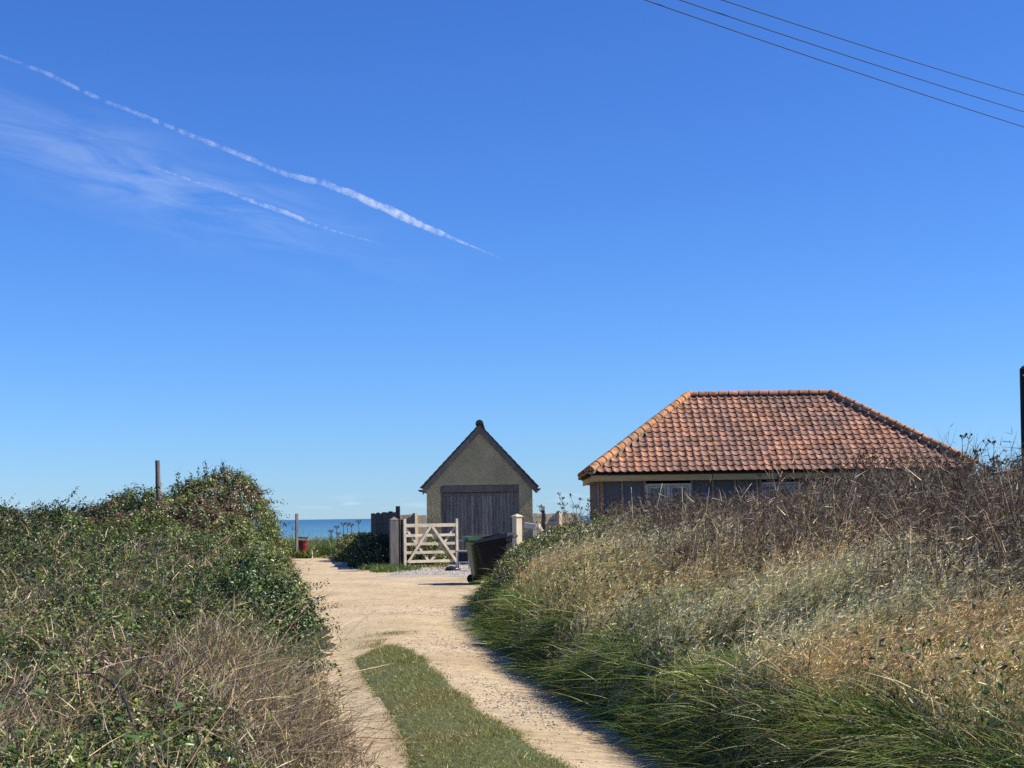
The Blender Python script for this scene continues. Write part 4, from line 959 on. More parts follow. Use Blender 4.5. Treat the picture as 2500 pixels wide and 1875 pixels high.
V, T, Q, Cc, P_ = ribbons(np.stack([x, y, z - .22], 1), dr_, rng.uniform(.35, .85, n), np.stack([rng.normal(.12, .14, n), rng.normal(0, .1, n), rng.normal(-.18, .12, n)], 1), rng.uniform(.0024, .0045, n) * (.7 + y / 18), 4, vary(pick(n, [ST, ST2, TW_, (.42, .38, .15)], [5, 2.4, 3, 1]), n, .2)); ac.add(V, T, Q, Cc)
o = ac.obj('dry_grass', STRAW); tag(o, kind='stuff', label='tangled dry brown grass and straw stems in left foreground')
# individual larger bramble leaves and canes in the near left corner
bp = plant('bramble_plant', 'broad leaved bramble cane trailing through dry grass at bottom left', 'plant', tuple(at(140, 1740, 7.6))); bl = np.array(bp.location)
leaf_mats = [(.075, .14, .045), (.11, .18, .065), (.17, .20, .05)]
def bram_leaf(m):
    V = []; n = 7
    for k in range(n):
        t = k / (n - 1); w = .36 * math.sin(PI * t ** .8) ** .8 + (.03 if k % 2 else 0); w = 0 if k in (0, n - 1) else w
        V += [(-w, t, .16 * w - .12 * t * t), (0, t, -.12 * t * t - .0), (w, t, .16 * w - .12 * t * t)]
    Fq = []
    for k in range(n - 1): a = 3 * k; Fq += [(a, a + 1, a + 4, a + 3), (a + 1, a + 2, a + 5, a + 4)]
    return np_mesh('bramble_leaf', np.array(V), Q=np.array(Fq), m=LEAF, smooth=True, col=np.repeat(np.array([m], float), len(V), 0))
lms = [bram_leaf(m) for m in leaf_mats]
lp = [(60, 1640), (85, 1600), (110, 1610), (130, 1605), (75, 1632), (140, 1640), (112, 1700), (122, 1708), (20, 1735), (45, 1732), (8, 1740), (78, 1742), (200, 1675), (270, 1620), (285, 1628), (370, 1678), (250, 1755), (285, 1750), (300, 1770), (322, 1650), (365, 1800), (15, 1840), (40, 1855), (330, 1790), (345, 1815), (100, 1660), (160, 1650), (300, 1735), (95, 1705), (180, 1620), (480, 1690), (500, 1700), (520, 1685), (60, 1800), (430, 1740), (450, 1760)]
for i, (px, py) in enumerate(lp):
    d = ray(px, py); Yd = 4.2
    while EYE + d[2] * Yd > left_canopy(d[0] * Yd, Yd) + .05 and Yd < 16: Yd += .04
    p = np.array([d[0] * Yd, Yd, EYE + d[2] * Yd]); o = link('leaf', lms[i % 3 if i % 5 else 0], bp)
    o.location = p - bl + np.array([0, 0, .02]); sc_ = float(rng.uniform(.045, .085)); o.scale = (sc_, sc_, sc_)
    o.rotation_euler = (float(rng.normal(.25, .3)), float(rng.normal(0, .3)), float(rng.uniform(0, 6.28)))
cane = MB()
for pts, r in (([(95, 1655), (200, 1642), (240, 1645), (268, 1662)], .006), ([(268, 1662), (295, 1690), (312, 1725), (322, 1760)], .007), ([(0, 1690), (60, 1668), (130, 1645)], .005)):
    P3 = []
    for px, py in pts:
        d = ray(px, py); Yd = 4.2
        while EYE + d[2] * Yd > left_canopy(d[0] * Yd, Yd) + .07 and Yd < 16: Yd += .04
        P3.append(np.array([d[0] * Yd, Yd, EYE + d[2] * Yd]) - bl)
    cane.tube(P3, r, 6)
cane.build('cane', mat('bramble_cane', (.045, .028, .026), (.025, .018, .018), rough=.6), bp, True)
# pink and mauve flower heads
fl_m = {'mallow_flower': mat('mauve_petal', (.42, .16, .42), (.3, .1, .3), rough=.6), 'rose_head': mat('pink_dying_rose', (.42, .10, .12), (.25, .05, .06), rough=.7)}
for nm, px, py, sz, lb in (('mallow_flower', 5, 1527, .028, 'mauve flower at far left edge of the dry grass'), ('mallow_flower', 563, 1730, .022, 'small mauve flower low in the dry grass nearest the path'), ('mallow_flower', 665, 1773, .020, 'tiny mauve flower beside wiry brown twigs by path'), ('mallow_flower', 640, 1540, .022, 'mauve flower just left of pink flower head'), ('rose_head', 712, 1533, .055, 'dusky pink flower head under shrub beside path')):
    d = ray(px, py); Yd = 4.2
    while EYE + d[2] * Yd > left_canopy(d[0] * Yd, Yd) + .06 and Yd < 15.4: Yd += .04
    e = empty(nm, tuple(d * Yd + np.array([0, 0, EYE]))); tag(e, lb, 'flower')
    for k in range(5 if nm[0] == 'm' else 12):
        a = 2 * PI * k / 5 + k * .37; r_ = sz * (1 if nm[0] == 'm' else .4 + .6 * (k % 4) / 3); tilt = .5 if nm[0] == 'm' else .2 + .25 * (k % 4)
        c_, s_ = math.cos(a), math.sin(a); zz = r_ * tilt
        MB().add([(0, 0, 0), (c_ * r_ * .7 - s_ * r_ * .45, (s_ * r_ * .7 + c_ * r_ * .45), zz * .6), (c_ * r_, s_ * r_, zz), (c_ * r_ * .7 + s_ * r_ * .45, s_ * r_ * .7 - c_ * r_ * .45, zz * .6)], [(0, 1, 2, 3)]).build('petal', fl_m[nm], e)
        if k == 0: MB().tube([(0, 0, -.18), (0, 0, 0)], .003, 5).build('flower_stem', mat('flower_stem', G_M, G_D), e)
# wiry brown twigs arching over the path
ac = Acc(); n = 620
b_ = ground_at(690, 1800); bx = rng.normal(-1.38, .20, n); by = rng.uniform(8.4, 10.2, n)
bz = rng.uniform(.0, .22, n); dr_ = np.stack([rng.normal(.55, .5, n), rng.normal(0, .5, n), rng.normal(.55, .45, n)], 1)
ac.add(*ribbons(np.stack([bx, by, bz], 1), dr_, rng.uniform(.12, .42, n), np.stack([rng.normal(.25, .3, n), n3(n)[:, 0] * .2, rng.normal(-.45, .3, n)], 1), rng.uniform(.0025, .0048, n), 4, vary(pick(n, [TW_, (.13, .085, .055), (.30, .22, .15)], [3, 3, 2]), n, .25)))
for px, py, ex, ey in ((720, 1700, 880, 1620), (730, 1690, 860, 1660), (740, 1740, 905, 1730), (730, 1760, 850, 1690), (700, 1720, 845, 1640)):
    a = at(px, py, 9.6); b = at(ex, ey, 9.9); ac.add(*ribbons(a[None], (b - a)[None] + np.array([[0, 0, .06]]), np.array([np.linalg.norm(b - a)]), np.array([[0, 0, -.12]]), np.array([.005]), 6, vary(TW_, 1)))
o = ac.obj('wiry_weed', STRAW); tag(o, kind='stuff', label='wiry brown dead weed sprawling over left edge of path')

# ---- right bank
def rb_sample(n, s0, s1, y0, y1, pw=1.1, dens=None, margin=.8):
    X_, Y2 = [], []; got = 0
    while got < n:
        m_ = 3 * n; y = (y0 ** (1 - pw) + rng.random(m_) * (y1 ** (1 - pw) - y0 ** (1 - pw))) ** (1 / (1 - pw)); s = rng.uniform(s0, s1, m_); x = xr(y) + s
        k = in_view(x, y, margin) & (x > xr(y) + s0)
        if dens is not None: k &= rng.random(m_) < np.clip(dens(x, y), 0, 1)
        X_.append(x[k]); Y2.append(y[k]); got += k.sum()
    x, y = np.concatenate(X_)[:n], np.concatenate(Y2)[:n]; return x, y, x - xr(y)
def clump(x, y, f, seed): return vn(x * f, y * f, seed)
# green arching grass along the foot of the bank, growing in tussocks
ac = Acc(); nt_ = 1700; kb = 54
x0, y0, s0 = rb_sample(nt_, .03, 1.15, 5.0, 36.5, 1.45, lambda x, y: np.clip(1.5 - (x - xr(y)) * 1.35 + .9 * (clump(x, y, 1.1, 31) - .5), 0, 1)); nt_ = len(x0)
hT = (.25 + .08 * sm(0, 1.0, s0)) * rng.uniform(.6, 1.2, nt_); rT = .05 + .05 * rng.random(nt_)
toneT = rng.random(nt_); leanT = np.stack([rng.normal(-.26, .26, nt_), rng.normal(-.14, .28, nt_)], 1)
ti = np.repeat(np.arange(nt_), kb); n = len(ti); a_ = rng.uniform(0, 2 * PI, n); q_ = np.sqrt(rng.random(n))
ox, oy = np.cos(a_) * q_, np.sin(a_) * q_
x = x0[ti] + ox * rT[ti]; y = y0[ti] + oy * rT[ti]; z = right_ground(x, y)
h = hT[ti] * rng.uniform(.55, 1.08, n)
lean = np.stack([ox * .42 + leanT[ti, 0] * .5 + rng.normal(0, .15, n), oy * .42 + leanT[ti, 1] * .5 + rng.normal(0, .15, n), np.ones(n)], 1)
bend = np.stack([ox * .50 + leanT[ti, 0] * .9 + rng.normal(0, .25, n), oy * .50 + leanT[ti, 1] * .9 + rng.normal(0, .25, n), rng.normal(-.72, .25, n)], 1)
dryf = (s0[ti] * .40 + .45 * toneT[ti] + .35 * rng.random(n)) > .86
cT = vary(pick(nt_, [(.075, .12, .026), (.13, .19, .040), (.21, .27, .058), (.30, .33, .10)], [2.5, 4, 3.5, 1.5]), nt_, .22)
c = np.where(dryf[:, None], pick(n, [(.26, .235, .10), (.36, .30, .17), G_Y], [3, 2, 2]), vary(cT[ti], n, .22))
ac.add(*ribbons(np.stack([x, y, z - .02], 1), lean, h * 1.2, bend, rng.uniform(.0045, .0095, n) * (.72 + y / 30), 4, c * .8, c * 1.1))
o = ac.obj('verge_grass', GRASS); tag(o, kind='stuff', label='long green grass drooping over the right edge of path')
# straw grass with flowering heads
ac = Acc()
straw_d = lambda x, y: sm(.18, .60, x - xr(y) + .9 * (clump(x, y, 1.1, 51) - .5)) * sm(2.7, 1.1, x - xr(y) + 1.1 * (clump(x, y, .7, 58) - .5)) * (.04 + 1.2 * sm(.36, .60, clump(x, y, 2.2, 59)))
x0, y0, s0 = rb_sample(2900, .08, 3.2, 5.0, 35.5, 1.30, straw_d); hj = rng.uniform(.82, 1.12, len(x0)); ti = np.repeat(np.arange(len(x0)), 11); n = len(ti)
x, y = x0[ti] + rng.normal(0, .055, n), y0[ti] + rng.normal(0, .055, n); s = x - xr(y)
z = right_ground(x, y); h = right_height(x, y) * hj[ti] * rng.uniform(.72, 1.10, n); fan = np.stack([x - x0[ti], y - y0[ti]], 1) * 2.6
wind = .22 * (clump(x, y, .45, 52) - .5)
lean = np.stack([.10 + wind + fan[:, 0] + rng.normal(0, .10, n), fan[:, 1] + rng.normal(-.05, .10, n), np.ones(n)], 1); bend = np.stack([rng.normal(.22, .12, n), rng.normal(-.05, .10, n), rng.normal(-.14, .06, n)], 1)
tone = clump(x, y, .55, 53)[:, None]; warm = np.array([.74, .56, .27]); pale = np.array([.74, .65, .37]); grn = np.array([.23, .25, .10]); rust = np.array([.30, .19, .085])
t2 = (.7 * clump(x, y, .8, 54) + .3 * rng.random(len(x0))[ti])[:, None]
hc_ = np.where(tone > .55, warm, pale); hc_ = np.where((t2 > .62), grn * .5 + hc_ * .5, hc_); hc_ = np.where(t2 < .30, rust * .55 + hc_ * .45, hc_)
sc_ = vary(hc_ * .75, n, .22)
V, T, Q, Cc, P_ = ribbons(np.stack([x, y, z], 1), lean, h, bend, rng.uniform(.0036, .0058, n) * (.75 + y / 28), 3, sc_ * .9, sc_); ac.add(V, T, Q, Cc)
def heads(P_, idx, hcol, k, y, L0=.16, sz=(.016, .034)):
    tips, prev = P_[idx, -1], P_[idx, -2]; d = tips - prev; d /= np.linalg.norm(d, axis=1, keepdims=True)
    m_ = len(idx); t = rng.random((m_, k)); pos = tips[:, None] - d[:, None] * (t * L0)[..., None] + rng.normal(0, .0065, (m_, k, 3))
    pos = pos.reshape(-1, 3); dd = np.repeat(d, k, 0) * .8 + n3(m_ * k, .34) + np.array([.26, 0, .16]); q = len(pos)
    cc = vary(np.repeat(hcol[idx], k, 0), q, .22); yy = np.repeat(y[idx], k)
    return ribbons(pos, dd, rng.uniform(*sz, q) * (.8 + yy / 40), np.stack([rng.normal(.2, .2, q), rng.normal(0, .2, q), rng.normal(-.25, .2, q)], 1), rng.uniform(.0075, .012, q) * (.7 + yy / 34), 1, cc)
idx = np.where(rng.random(n) < .95)[0]; V, T, Q, Cc, _ = heads(P_, idx, hc_, 8, y, sz=(.026, .050)); ac.add(V, T, Q, Cc)
# dry leaf blades among the stems
x, y, s = rb_sample(19000, .2, 2.8, 5.0, 35.5, 1.30, straw_d); n = len(x); z = right_ground(x, y); hh = right_height(x, y)
t2 = clump(x, y, .8, 54)[:, None]; c = np.where(t2 > .56, np.array([.16, .185, .065]), np.where(t2 < .33, np.array([.30, .20, .10]), np.array([.46, .37, .19])))
c = np.where((rng.random(n) < .22)[:, None], np.array([.09, .14, .04]), c)
ac.add(*ribbons(np.stack([x, y, z + hh * rng.uniform(0, .5, n)], 1), np.stack([rng.normal(-.05, .45, n), rng.normal(-.1, .45, n), np.ones(n)], 1), rng.uniform(.15, .42, n), np.stack([rng.normal(.0, .35, n), rng.normal(-.1, .3, n), rng.normal(-.4, .25, n)], 1), rng.uniform(.0035, .0065, n) * (.75 + y / 28), 3, vary(c, n, .28)))
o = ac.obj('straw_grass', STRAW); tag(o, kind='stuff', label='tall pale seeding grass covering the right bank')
# brown thicket of dead weeds behind
ac = Acc(); thick_d = lambda x, y: sm(1.0, 1.7, x - xr(y) + .9 * (clump(x, y, .7, 58) - .5)) * sm(7.2, 9.5, y)
x, y, s = rb_sample(13500, .8, 8.0, 5.8, 36, 1.05, thick_d, 1.0); n = len(x); z = right_ground(x, y); h = (right_height(x, y) + .20 - .38 * sm(13, 19, y) * sm(.03, -.03, x / y - .20) + .30 * sm(19, 26, y) * sm(.9, 2.0, s)) * rng.uniform(.62, 1.14, n)
lean = np.stack([.16 + rng.normal(0, .30, n), rng.normal(-.05, .25, n), np.ones(n)], 1)
cs = vary(pick(n, [BR, (.13, .095, .065), TW_, (.46, .37, .25)], [5, 4, 2.2, 2.2]), n, .25)
V, T, Q, Cc, P_ = ribbons(np.stack([x, y, z], 1), lean, h, np.stack([rng.normal(.08, .15, n), n3(n)[:, 0] * .1, rng.normal(-.05, .05, n)], 1), rng.uniform(.005, .010, n) * (.7 + y / 40), 3, cs); ac.add(V, T, Q, Cc)
k = 13; t = rng.uniform(.25, 1.0, (n, k)); i0 = np.clip((t * 3).astype(int), 0, 2); fr = (t * 3 - i0)[..., None]
pos = (P_[np.arange(n)[:, None], i0] * (1 - fr) + P_[np.arange(n)[:, None], i0 + 1] * fr).reshape(-1, 3); q = len(pos); yy = np.repeat(y, k)
cb = vary(pick(q, [(.105, .072, .045), (.07, .048, .033), TW_, (.46, .37, .24), (.15, .135, .07)], [6, 5, 2.2, 1.5, 1]), q, .3)
ac.add(*ribbons(pos, n3(q, .8) + np.array([.25, -.1, .5]), rng.uniform(.05, .17, q), n3(q, .3), rng.uniform(.007, .0125, q) * (.7 + yy / 40), 1, cb))
o = ac.obj('dead_weeds', STRAW); tag(o, kind='stuff', label='dense brown thicket of dead weeds in front of bungalow')
# leafy green weeds where the bank meets the bins
ac = Acc(); x, y, s = rb_sample(21000, -.02, 2.6, 6, 37, 1.10, lambda x, y: (.07 + .93 * sm(14, 22, y)) * sm(2.6 - 1.6 * sm(22, 13, y), .5, x - xr(y)) * sm(.30, .6, clump(x, y, .9, 57)), 1.0); n = len(x)
hh = np.interp(x - xr(y), [-.1, .3, 1.2, 3], [.22, .42, .80, 1.0]); z = right_ground(x, y) + hh * rng.uniform(.15, .95, n) ** .8
ac.add(*leaves(np.stack([x, y, z], 1), n3(n, .8) + np.array([.1, -.2, .5]), rng.uniform(.03, .065, n) * (.6 + y / 50), rng.uniform(.25, .6, n), vary(pick(n, [G_M, G_L, G_Y, G_D, BR, TW_], [4, 3, 1.6, 2, 1.3, 1.2]), n, .28)))
o = ac.obj('leafy_weeds', LEAF); tag(o, kind='stuff', label='green leafy weeds at the far end of right bank')

# individually countable dead stalks with seed heads
stalk_m = mat('dead_stalk', (.085, .06, .045), (.04, .03, .024), scale=9, rough=.9); head_m = mat('seed_head', (.045, .030, .026), (.022, .016, .014), scale=20, rough=.95)
pale_m = mat('pale_dead_stalk', (.48, .40, .27), (.30, .24, .16), scale=9, rough=.85)
def stalk_proto(seed, umbel=True):
    r = np.random.default_rng(seed); st, hd = MB(), MB()
    pts = [(0, 0, 0)]; 
    for i in range(1, 6): pts.append((pts[-1][0] + r.normal(.008, .016), pts[-1][1] + r.normal(0, .015), i / 5 * .82))
    st.tube(pts, [.0075, .007, .0065, .006, .005, .004], 5)
    def head(p, rad, nb):
        for j in range(nb):
            a = r.uniform(0, 2 * PI); el_ = r.uniform(.35, 1.3); q = Vector(p) + Vector((math.cos(a) * math.cos(el_), math.sin(a) * math.cos(el_), math.sin(el_))) * rad * r.uniform(.7, 1.1)
            st.tube([p, tuple(q)], [.0022, .0016], 3, False); b = .0095 * r.uniform(.6, 1.25)
            hd.add([q + Vector(v) * b for v in ((1, 0, 0), (-1, 0, 0), (0, 1, 0), (0, -1, 0), (0, 0, 1), (0, 0, -1))], [(0, 2, 4), (2, 1, 4), (1, 3, 4), (3, 0, 4), (2, 0, 5), (1, 2, 5), (3, 1, 5), (0, 3, 5)])
    for i in (2, 3, 3, 4, 4, 5, 5):
        p = Vector(pts[i]); a = r.uniform(0, 2 * PI); ln = r.uniform(.10, .26) * (1.2 if i < 4 else .8); q = p + Vector((math.cos(a) * .55, math.sin(a) * .55, 1)).normalized() * ln
        m_ = p.lerp(q, .5) + Vector((math.cos(a), math.sin(a), 0)) * .015
        st.tube([p, m_, q], [.0042, .0036, .0028], 4, False); head(q, r.uniform(.035, .06), int(r.integers(6, 11)))
    head(Vector(pts[-1]), .06, 10)
    return st, hd
protos = []
for sd_ in range(5):
    st, hd = stalk_proto(100 + sd_)
    tmp_s = st.build('stem', stalk_m, None, True); tmp_h = hd.build('seed_heads', head_m, None); protos.append((tmp_s.data, tmp_h.data))
    bpy.data.objects.remove(tmp_s); bpy.data.objects.remove(tmp_h)
def stalk(px, pytop, Yd, label, lean=0.0, group='dead stalks on the right bank'):
    tp = at(px, pytop, Yd); gz = float(ground_z(tp[0], Yd)); h = tp[2] - gz; me_s, me_h = protos[int(rng.integers(0, 5))]
    sc = h / .90; e = empty('dead_stalk', (tp[0] - lean * h, Yd, gz)); e.rotation_euler = (float(rng.normal(0, .03)), lean, float(rng.uniform(0, 6.28)) if abs(lean) < .01 else 0); e.scale = (min(sc, 1.5) * .95, min(sc, 1.5) * .95, sc)
    tag(e, label, 'dead plant', group); link('stem', me_s, e); o = link('seed_heads', me_h, e); o['kind'] = 'stuff'; return e
roofl = 'dry brown seed stalk rising against the bungalow'
skyl = 'dark branching seed stalk silhouetted against sky beside telegraph pole'
lowl = 'dark dead stalk standing amid the pale bank grass'
leftl = 'thin dead stalk in the gap between garage and bungalow'
for px, py, Yd in ((2412, 1128, 15.5), (2435, 1112, 15.2), (2392, 1140, 16.5), (2455, 1140, 17), (2475, 1132, 16), (2440, 1160, 18), (2405, 1165, 19), (2490, 1150, 17.5), (2425, 1150, 20)): stalk(px, py, Yd, skyl, group='stalks against the sky by the pole')
for px, py, Yd in ((2337, 1096, 16), (2300, 1150, 17), (2270, 1165, 18), (2225, 1150, 16), (2190, 1150, 19), (2150, 1140, 18), (2110, 1128, 17), (2085, 1120, 19), (2065, 1150, 20), (2040, 1160, 21), (2000, 1175, 20), (1960, 1185, 19), (1930, 1190, 22), (1905, 1150, 20), (1880, 1180, 21), (1835, 1196, 22), (1790, 1210, 23), (1700, 1215, 24), (1650, 1200, 24), (1600, 1212, 25), (1560, 1220, 25), (1520, 1222, 26), (1480, 1212, 26), (1450, 1225, 26), (2130, 1165, 15), (2250, 1180, 14), (2330, 1160, 15), (2360, 1165, 14)): stalk(px, py, Yd, roofl, group='stalks in front of the bungalow')
for px, py, Yd in ((1312, 1240, 31), (1378, 1222, 30), (1398, 1228, 29)): stalk(px, py, Yd, leftl, group='stalks between garage and bungalow')
for px, py, Yd in ((1530, 1340, 19), (1560, 1360, 18), (1625, 1345, 18), (1670, 1340, 17.5), (1720, 1320, 17), (1745, 1310, 17), (1780, 1345, 16), (1480, 1350, 20), (1440, 1340, 22), (1830, 1380, 15), (1870, 1400, 14), (1950, 1370, 14), (2020, 1300, 14), (2090, 1350, 12), (2290, 1520, 9), (2450, 1590, 7.5), (2230, 1420, 10.5), (1700, 1400, 14.5), (1610, 1420, 15), (1990, 1440, 11.5)): stalk(px, py, Yd, lowl, group='dark stalks in the bank grass')
# pale bleached stems, each leaning
def lean_stem(px0, py0, px1, py1, Yd, r=.006, curve=0.0):
    a, b = at(px0, py0, Yd), at(px1, py1, Yd + .25); d = Vector(b - a); m_ = Vector((0, 0, curve)); 
    o = MB().tube([(0, 0, 0), tuple(d * .33 + m_ * .7), tuple(d * .66 + m_), tuple(d)], [r, r * .9, r * .75, r * .4], 5).build('bleached_stem', pale_m, None, True)
    o.location = a; tag(o, 'pale bleached dead stem leaning in the brown thicket', 'dead stem', 'bleached stems in the brown thicket')
for q_ in ((1545, 1285, 1541, 1190, 24, .009), (1668, 1290, 1665, 1188, 24, .008), (1600, 1255, 1617, 1180, 24, .006), (1720, 1285, 1735, 1170, 23, .006), (1960, 1380, 2070, 1225, 15, .007), (1955, 1355, 2035, 1240, 16, .006), (2110, 1380, 2170, 1285, 14, .006), (2180, 1385, 2290, 1330, 13, .006), (2230, 1420, 2400, 1260, 12, .006), (2320, 1330, 2390, 1275, 14, .006), (2360, 1250, 2375, 1210, 16, .008), (2080, 1240, 2090, 1190, 18, .009), (2275, 1235, 2283, 1185, 17, .007), (2420, 1330, 2500, 1235, 13, .006), (2000, 1310, 2040, 1215, 18, .006), (1840, 1290, 1855, 1215, 21, .008), (1890, 1235, 1910, 1150, 20, .006), (2225, 1345, 2255, 1330, 13, .005), (1800, 1230, 1835, 1180, 22, .006), (2300, 1300, 2310, 1225, 15, .008), (2470, 1300, 2495, 1190, 13, .007)): lean_stem(*q_, curve=float(rng.normal(.03, .03)))

# ---- short grass strip in the middle of the path
def strip_edges(y):
    yy = [4, 8.8, 9.6, 10.7, 12.2, 14, 15.5, 16.2, 16.9]
    return np.interp(y, yy, [-.35, -.62, -.70, -.83, -1.06, -1.38, -1.62, -1.66, -1.52]), np.interp(y, yy, [.95, .32, .10, -.10, -.40, -.68, -.92, -1.10, -1.30])
ac = Acc(); n = 120000; y = 7.2 + (17.0 - 7.2) * rng.random(n) ** 1.15; l_, r_ = strip_edges(y); w = r_ - l_
u = rng.random(n); ed = .07 * (vn(y * 4, y * 0, 95) - .5); x = l_ + ed + w * u + rng.normal(0, .015 + .05 * rng.random(n) ** 3, n)
ex = rng.random(n) < .02
kk = ex; x[kk] = rng.normal(-1.55, .16, kk.sum()); y[kk] = rng.uniform(17.2, 19.4, kk.sum()); keep = ~(kk & (vn(x * 3, y * 2.5, 97) < .5)) & ((rng.random(n) < .25 + 1.6 * vn(x * 3.5, y * 2.5, 96)) | kk); x, y, u = x[keep], y[keep], u[keep]; n = len(x)
z = path_z(x, y) + .005; edge_d = np.minimum(u, 1 - u); h = (.022 + .026 * sm(0, .2, edge_d) + .02 * (clump(x, y, 3, 98) - .4) + .02 * sm(.6, .85, clump(x, y, 1.4, 89))) * .85 * rng.uniform(.6, 1.4, n)
tuft = np.exp(-((x + 1.02) / .10) ** 2 - ((y - 15.2) / .22) ** 2); h = h + tuft * .12 * rng.random(n)
yel = clump(x, y, 1.5, 99); c = np.where((yel + .25 * rng.random(n) > .75)[:, None], np.array([.26, .235, .085]), pick(n, [(.15, .175, .045), (.215, .24, .066), (.29, .29, .10), (.40, .34, .19)], [3, 4, 3, 1.1]))
ac.add(*ribbons(np.stack([x, y, z], 1), np.stack([rng.normal(0, .5, n), rng.normal(0, .5, n), np.ones(n)], 1), np.maximum(h, .012), np.stack([rng.normal(0, .35, n), rng.normal(0, .35, n), rng.normal(-.3, .2, n)], 1), rng.uniform(.0032, .0060, n), 2, vary(c, n, .2)))
o = ac.obj('path_grass', GRASS); tag(o, kind='stuff', label='short worn grass strip down the middle of path')
# soil-coloured turf sheet under the blades
ty = np.arange(6.5, 17.0, .12); tl, tr_ = strip_edges(ty); uu = np.linspace(0.03, .97, 14)
TX = tl[:, None] + (tr_ - tl)[:, None] * uu[None]; TY = np.repeat(ty[:, None], 14, 1); TZ = path_z(TX, TY) + .012 - .02 * sm(.42, .5, np.abs(uu - .5))[None] + .012
turf = link('turf', np_mesh('turf', np.stack([TX, TY, TZ], -1).reshape(-1, 3), Q=grid_faces(len(ty), 14), m=mat('turf_soil', (.10, .115, .040), (.06, .065, .026), scale=16, rough=.95), smooth=True)); tag(turf, kind='structure')

# ---- greenery at the end of the lane, by the gate post and behind the gate
def tufts(acc, cx, cy, rx, ry, n, h, cols, w, lean=(0, 0), fz=None, width=(.006, .012)):
    x = cx + rng.normal(0, rx, n); y = cy + rng.normal(0, ry, n); z = np.maximum(ground_z(x, y), 0) if fz is None else fz
    hh = h * rng.uniform(.45, 1.15, n); c = vary(pick(n, cols, w), n, .25)
    acc.add(*ribbons(np.stack([x, y, z * np.ones(n)], 1), np.stack([rng.normal(lean[0], .35, n), rng.normal(lean[1], .35, n), np.ones(n)], 1), hh, np.stack([rng.normal(0, .3, n), rng.normal(0, .3, n), rng.normal(-.35, .2, n)], 1), rng.uniform(*width, n) * (1 + cy / 60), 3, c))
ac = Acc()
for px in range(895, 1000, 10):
    g_ = ground_at(px, 1398 - (6 if px < 920 else 0)); tufts(ac, g_[0], g_[1] + .9, .13, .5, 420, .24 if px < 985 else .14, [G_M, G_L, (.10, .17, .04), G_Y], [3, 4, 3, 1])
for px in range(985, 1085, 10):
    g_ = ground_at(px, 1392); tufts(ac, g_[0], g_[1] + 1.2, .12, .4, 130, .14, [G_Y, ST, G_L, TW_], [3, 3, 2, 2])
o = ac.obj('gate_grass', GRASS); tag(o, kind='stuff', label='bright green grass tufts round foot of grey gate post')
def bush(name, label, cx, cy, rx, ry, rz_, n, cols, w, size=(.04, .08), sticks=60, seed=0, cat='bush', zb=0.0):
    e = plant(name, label, cat, (cx, cy, zb)); a, s_ = Acc(), Acc(); d_ = n3(n); d_ /= np.linalg.norm(d_, axis=1, keepdims=True); d_[:, 2] = np.abs(d_[:, 2])
    lump = .72 + .5 * fbm(d_[:, 0] * 1.8 + seed, d_[:, 2] * 2 + d_[:, 1] * 1.5, 70 + seed); rad = lump * np.clip(1 - np.abs(rng.normal(0, .22, n)), .25, 1.15)
    pos = d_ * rad[:, None] * np.array([rx, ry, rz_]); a.add(*leaves(pos, d_ * .4 + n3(n, .7) + np.array([0, 0, .3]), rng.uniform(*size, n), rng.uniform(.4, .7, n), vary(pick(n, cols, w), n, .28)))
    m_ = sticks; dd = n3(m_); dd[:, 2] = np.abs(dd[:, 2]) + .5
    s_.add(*ribbons(np.zeros((m_, 3)), dd * np.array([rx, ry, rz_]), rng.uniform(.6, 1.15, m_) * rz_, n3(m_, .1), np.full(m_, .012), 3, vary(TW_, m_)))
    a.obj('foliage', LEAF, e)['kind'] = 'stuff'; s_.obj('stems', STRAW, e)['kind'] = 'stuff'; return e
g_ = at(1050, 1385, 45.0); bush('weed_clump', 'yellow green weeds growing behind open gate by garage', g_[0], 45.0, .55, .4, .85, 3200, [G_Y, G_L, G_M, BR, ST], [3, 3, 3, 1, 1], (.04, .08), 50, 2, 'weeds')
g_ = at(1003, 1385, 44.8); bush('weed_clump', 'dark weeds between gate hinge and grey gate post', g_[0], 44.8, .30, .3, .85, 1500, [G_D, G_M, TW_], [3, 2, 1], (.04, .08), 40, 3, 'weeds')
# bushes along the dark fence
bush('hedge_bush', 'golden green bush against far end of dark fence', at(888, 1300, 54)[0], 53.5, 1.0, 2.6, 1.02, 9000, [G_Y, G_L, G_M, (.26, .22, .09), BR], [3, 3, 3, 2, 1], (.05, .10), 120, 4)
bush('hedge_bush', 'shaded dark bush at foot of dark board fence', at(925, 1360, 46.5)[0] - .1, 47.0, .85, 2.6, .95, 8000, [G_D, G_M, G_M, TW_], [3, 3, 2, 1], (.05, .09), 100, 5)
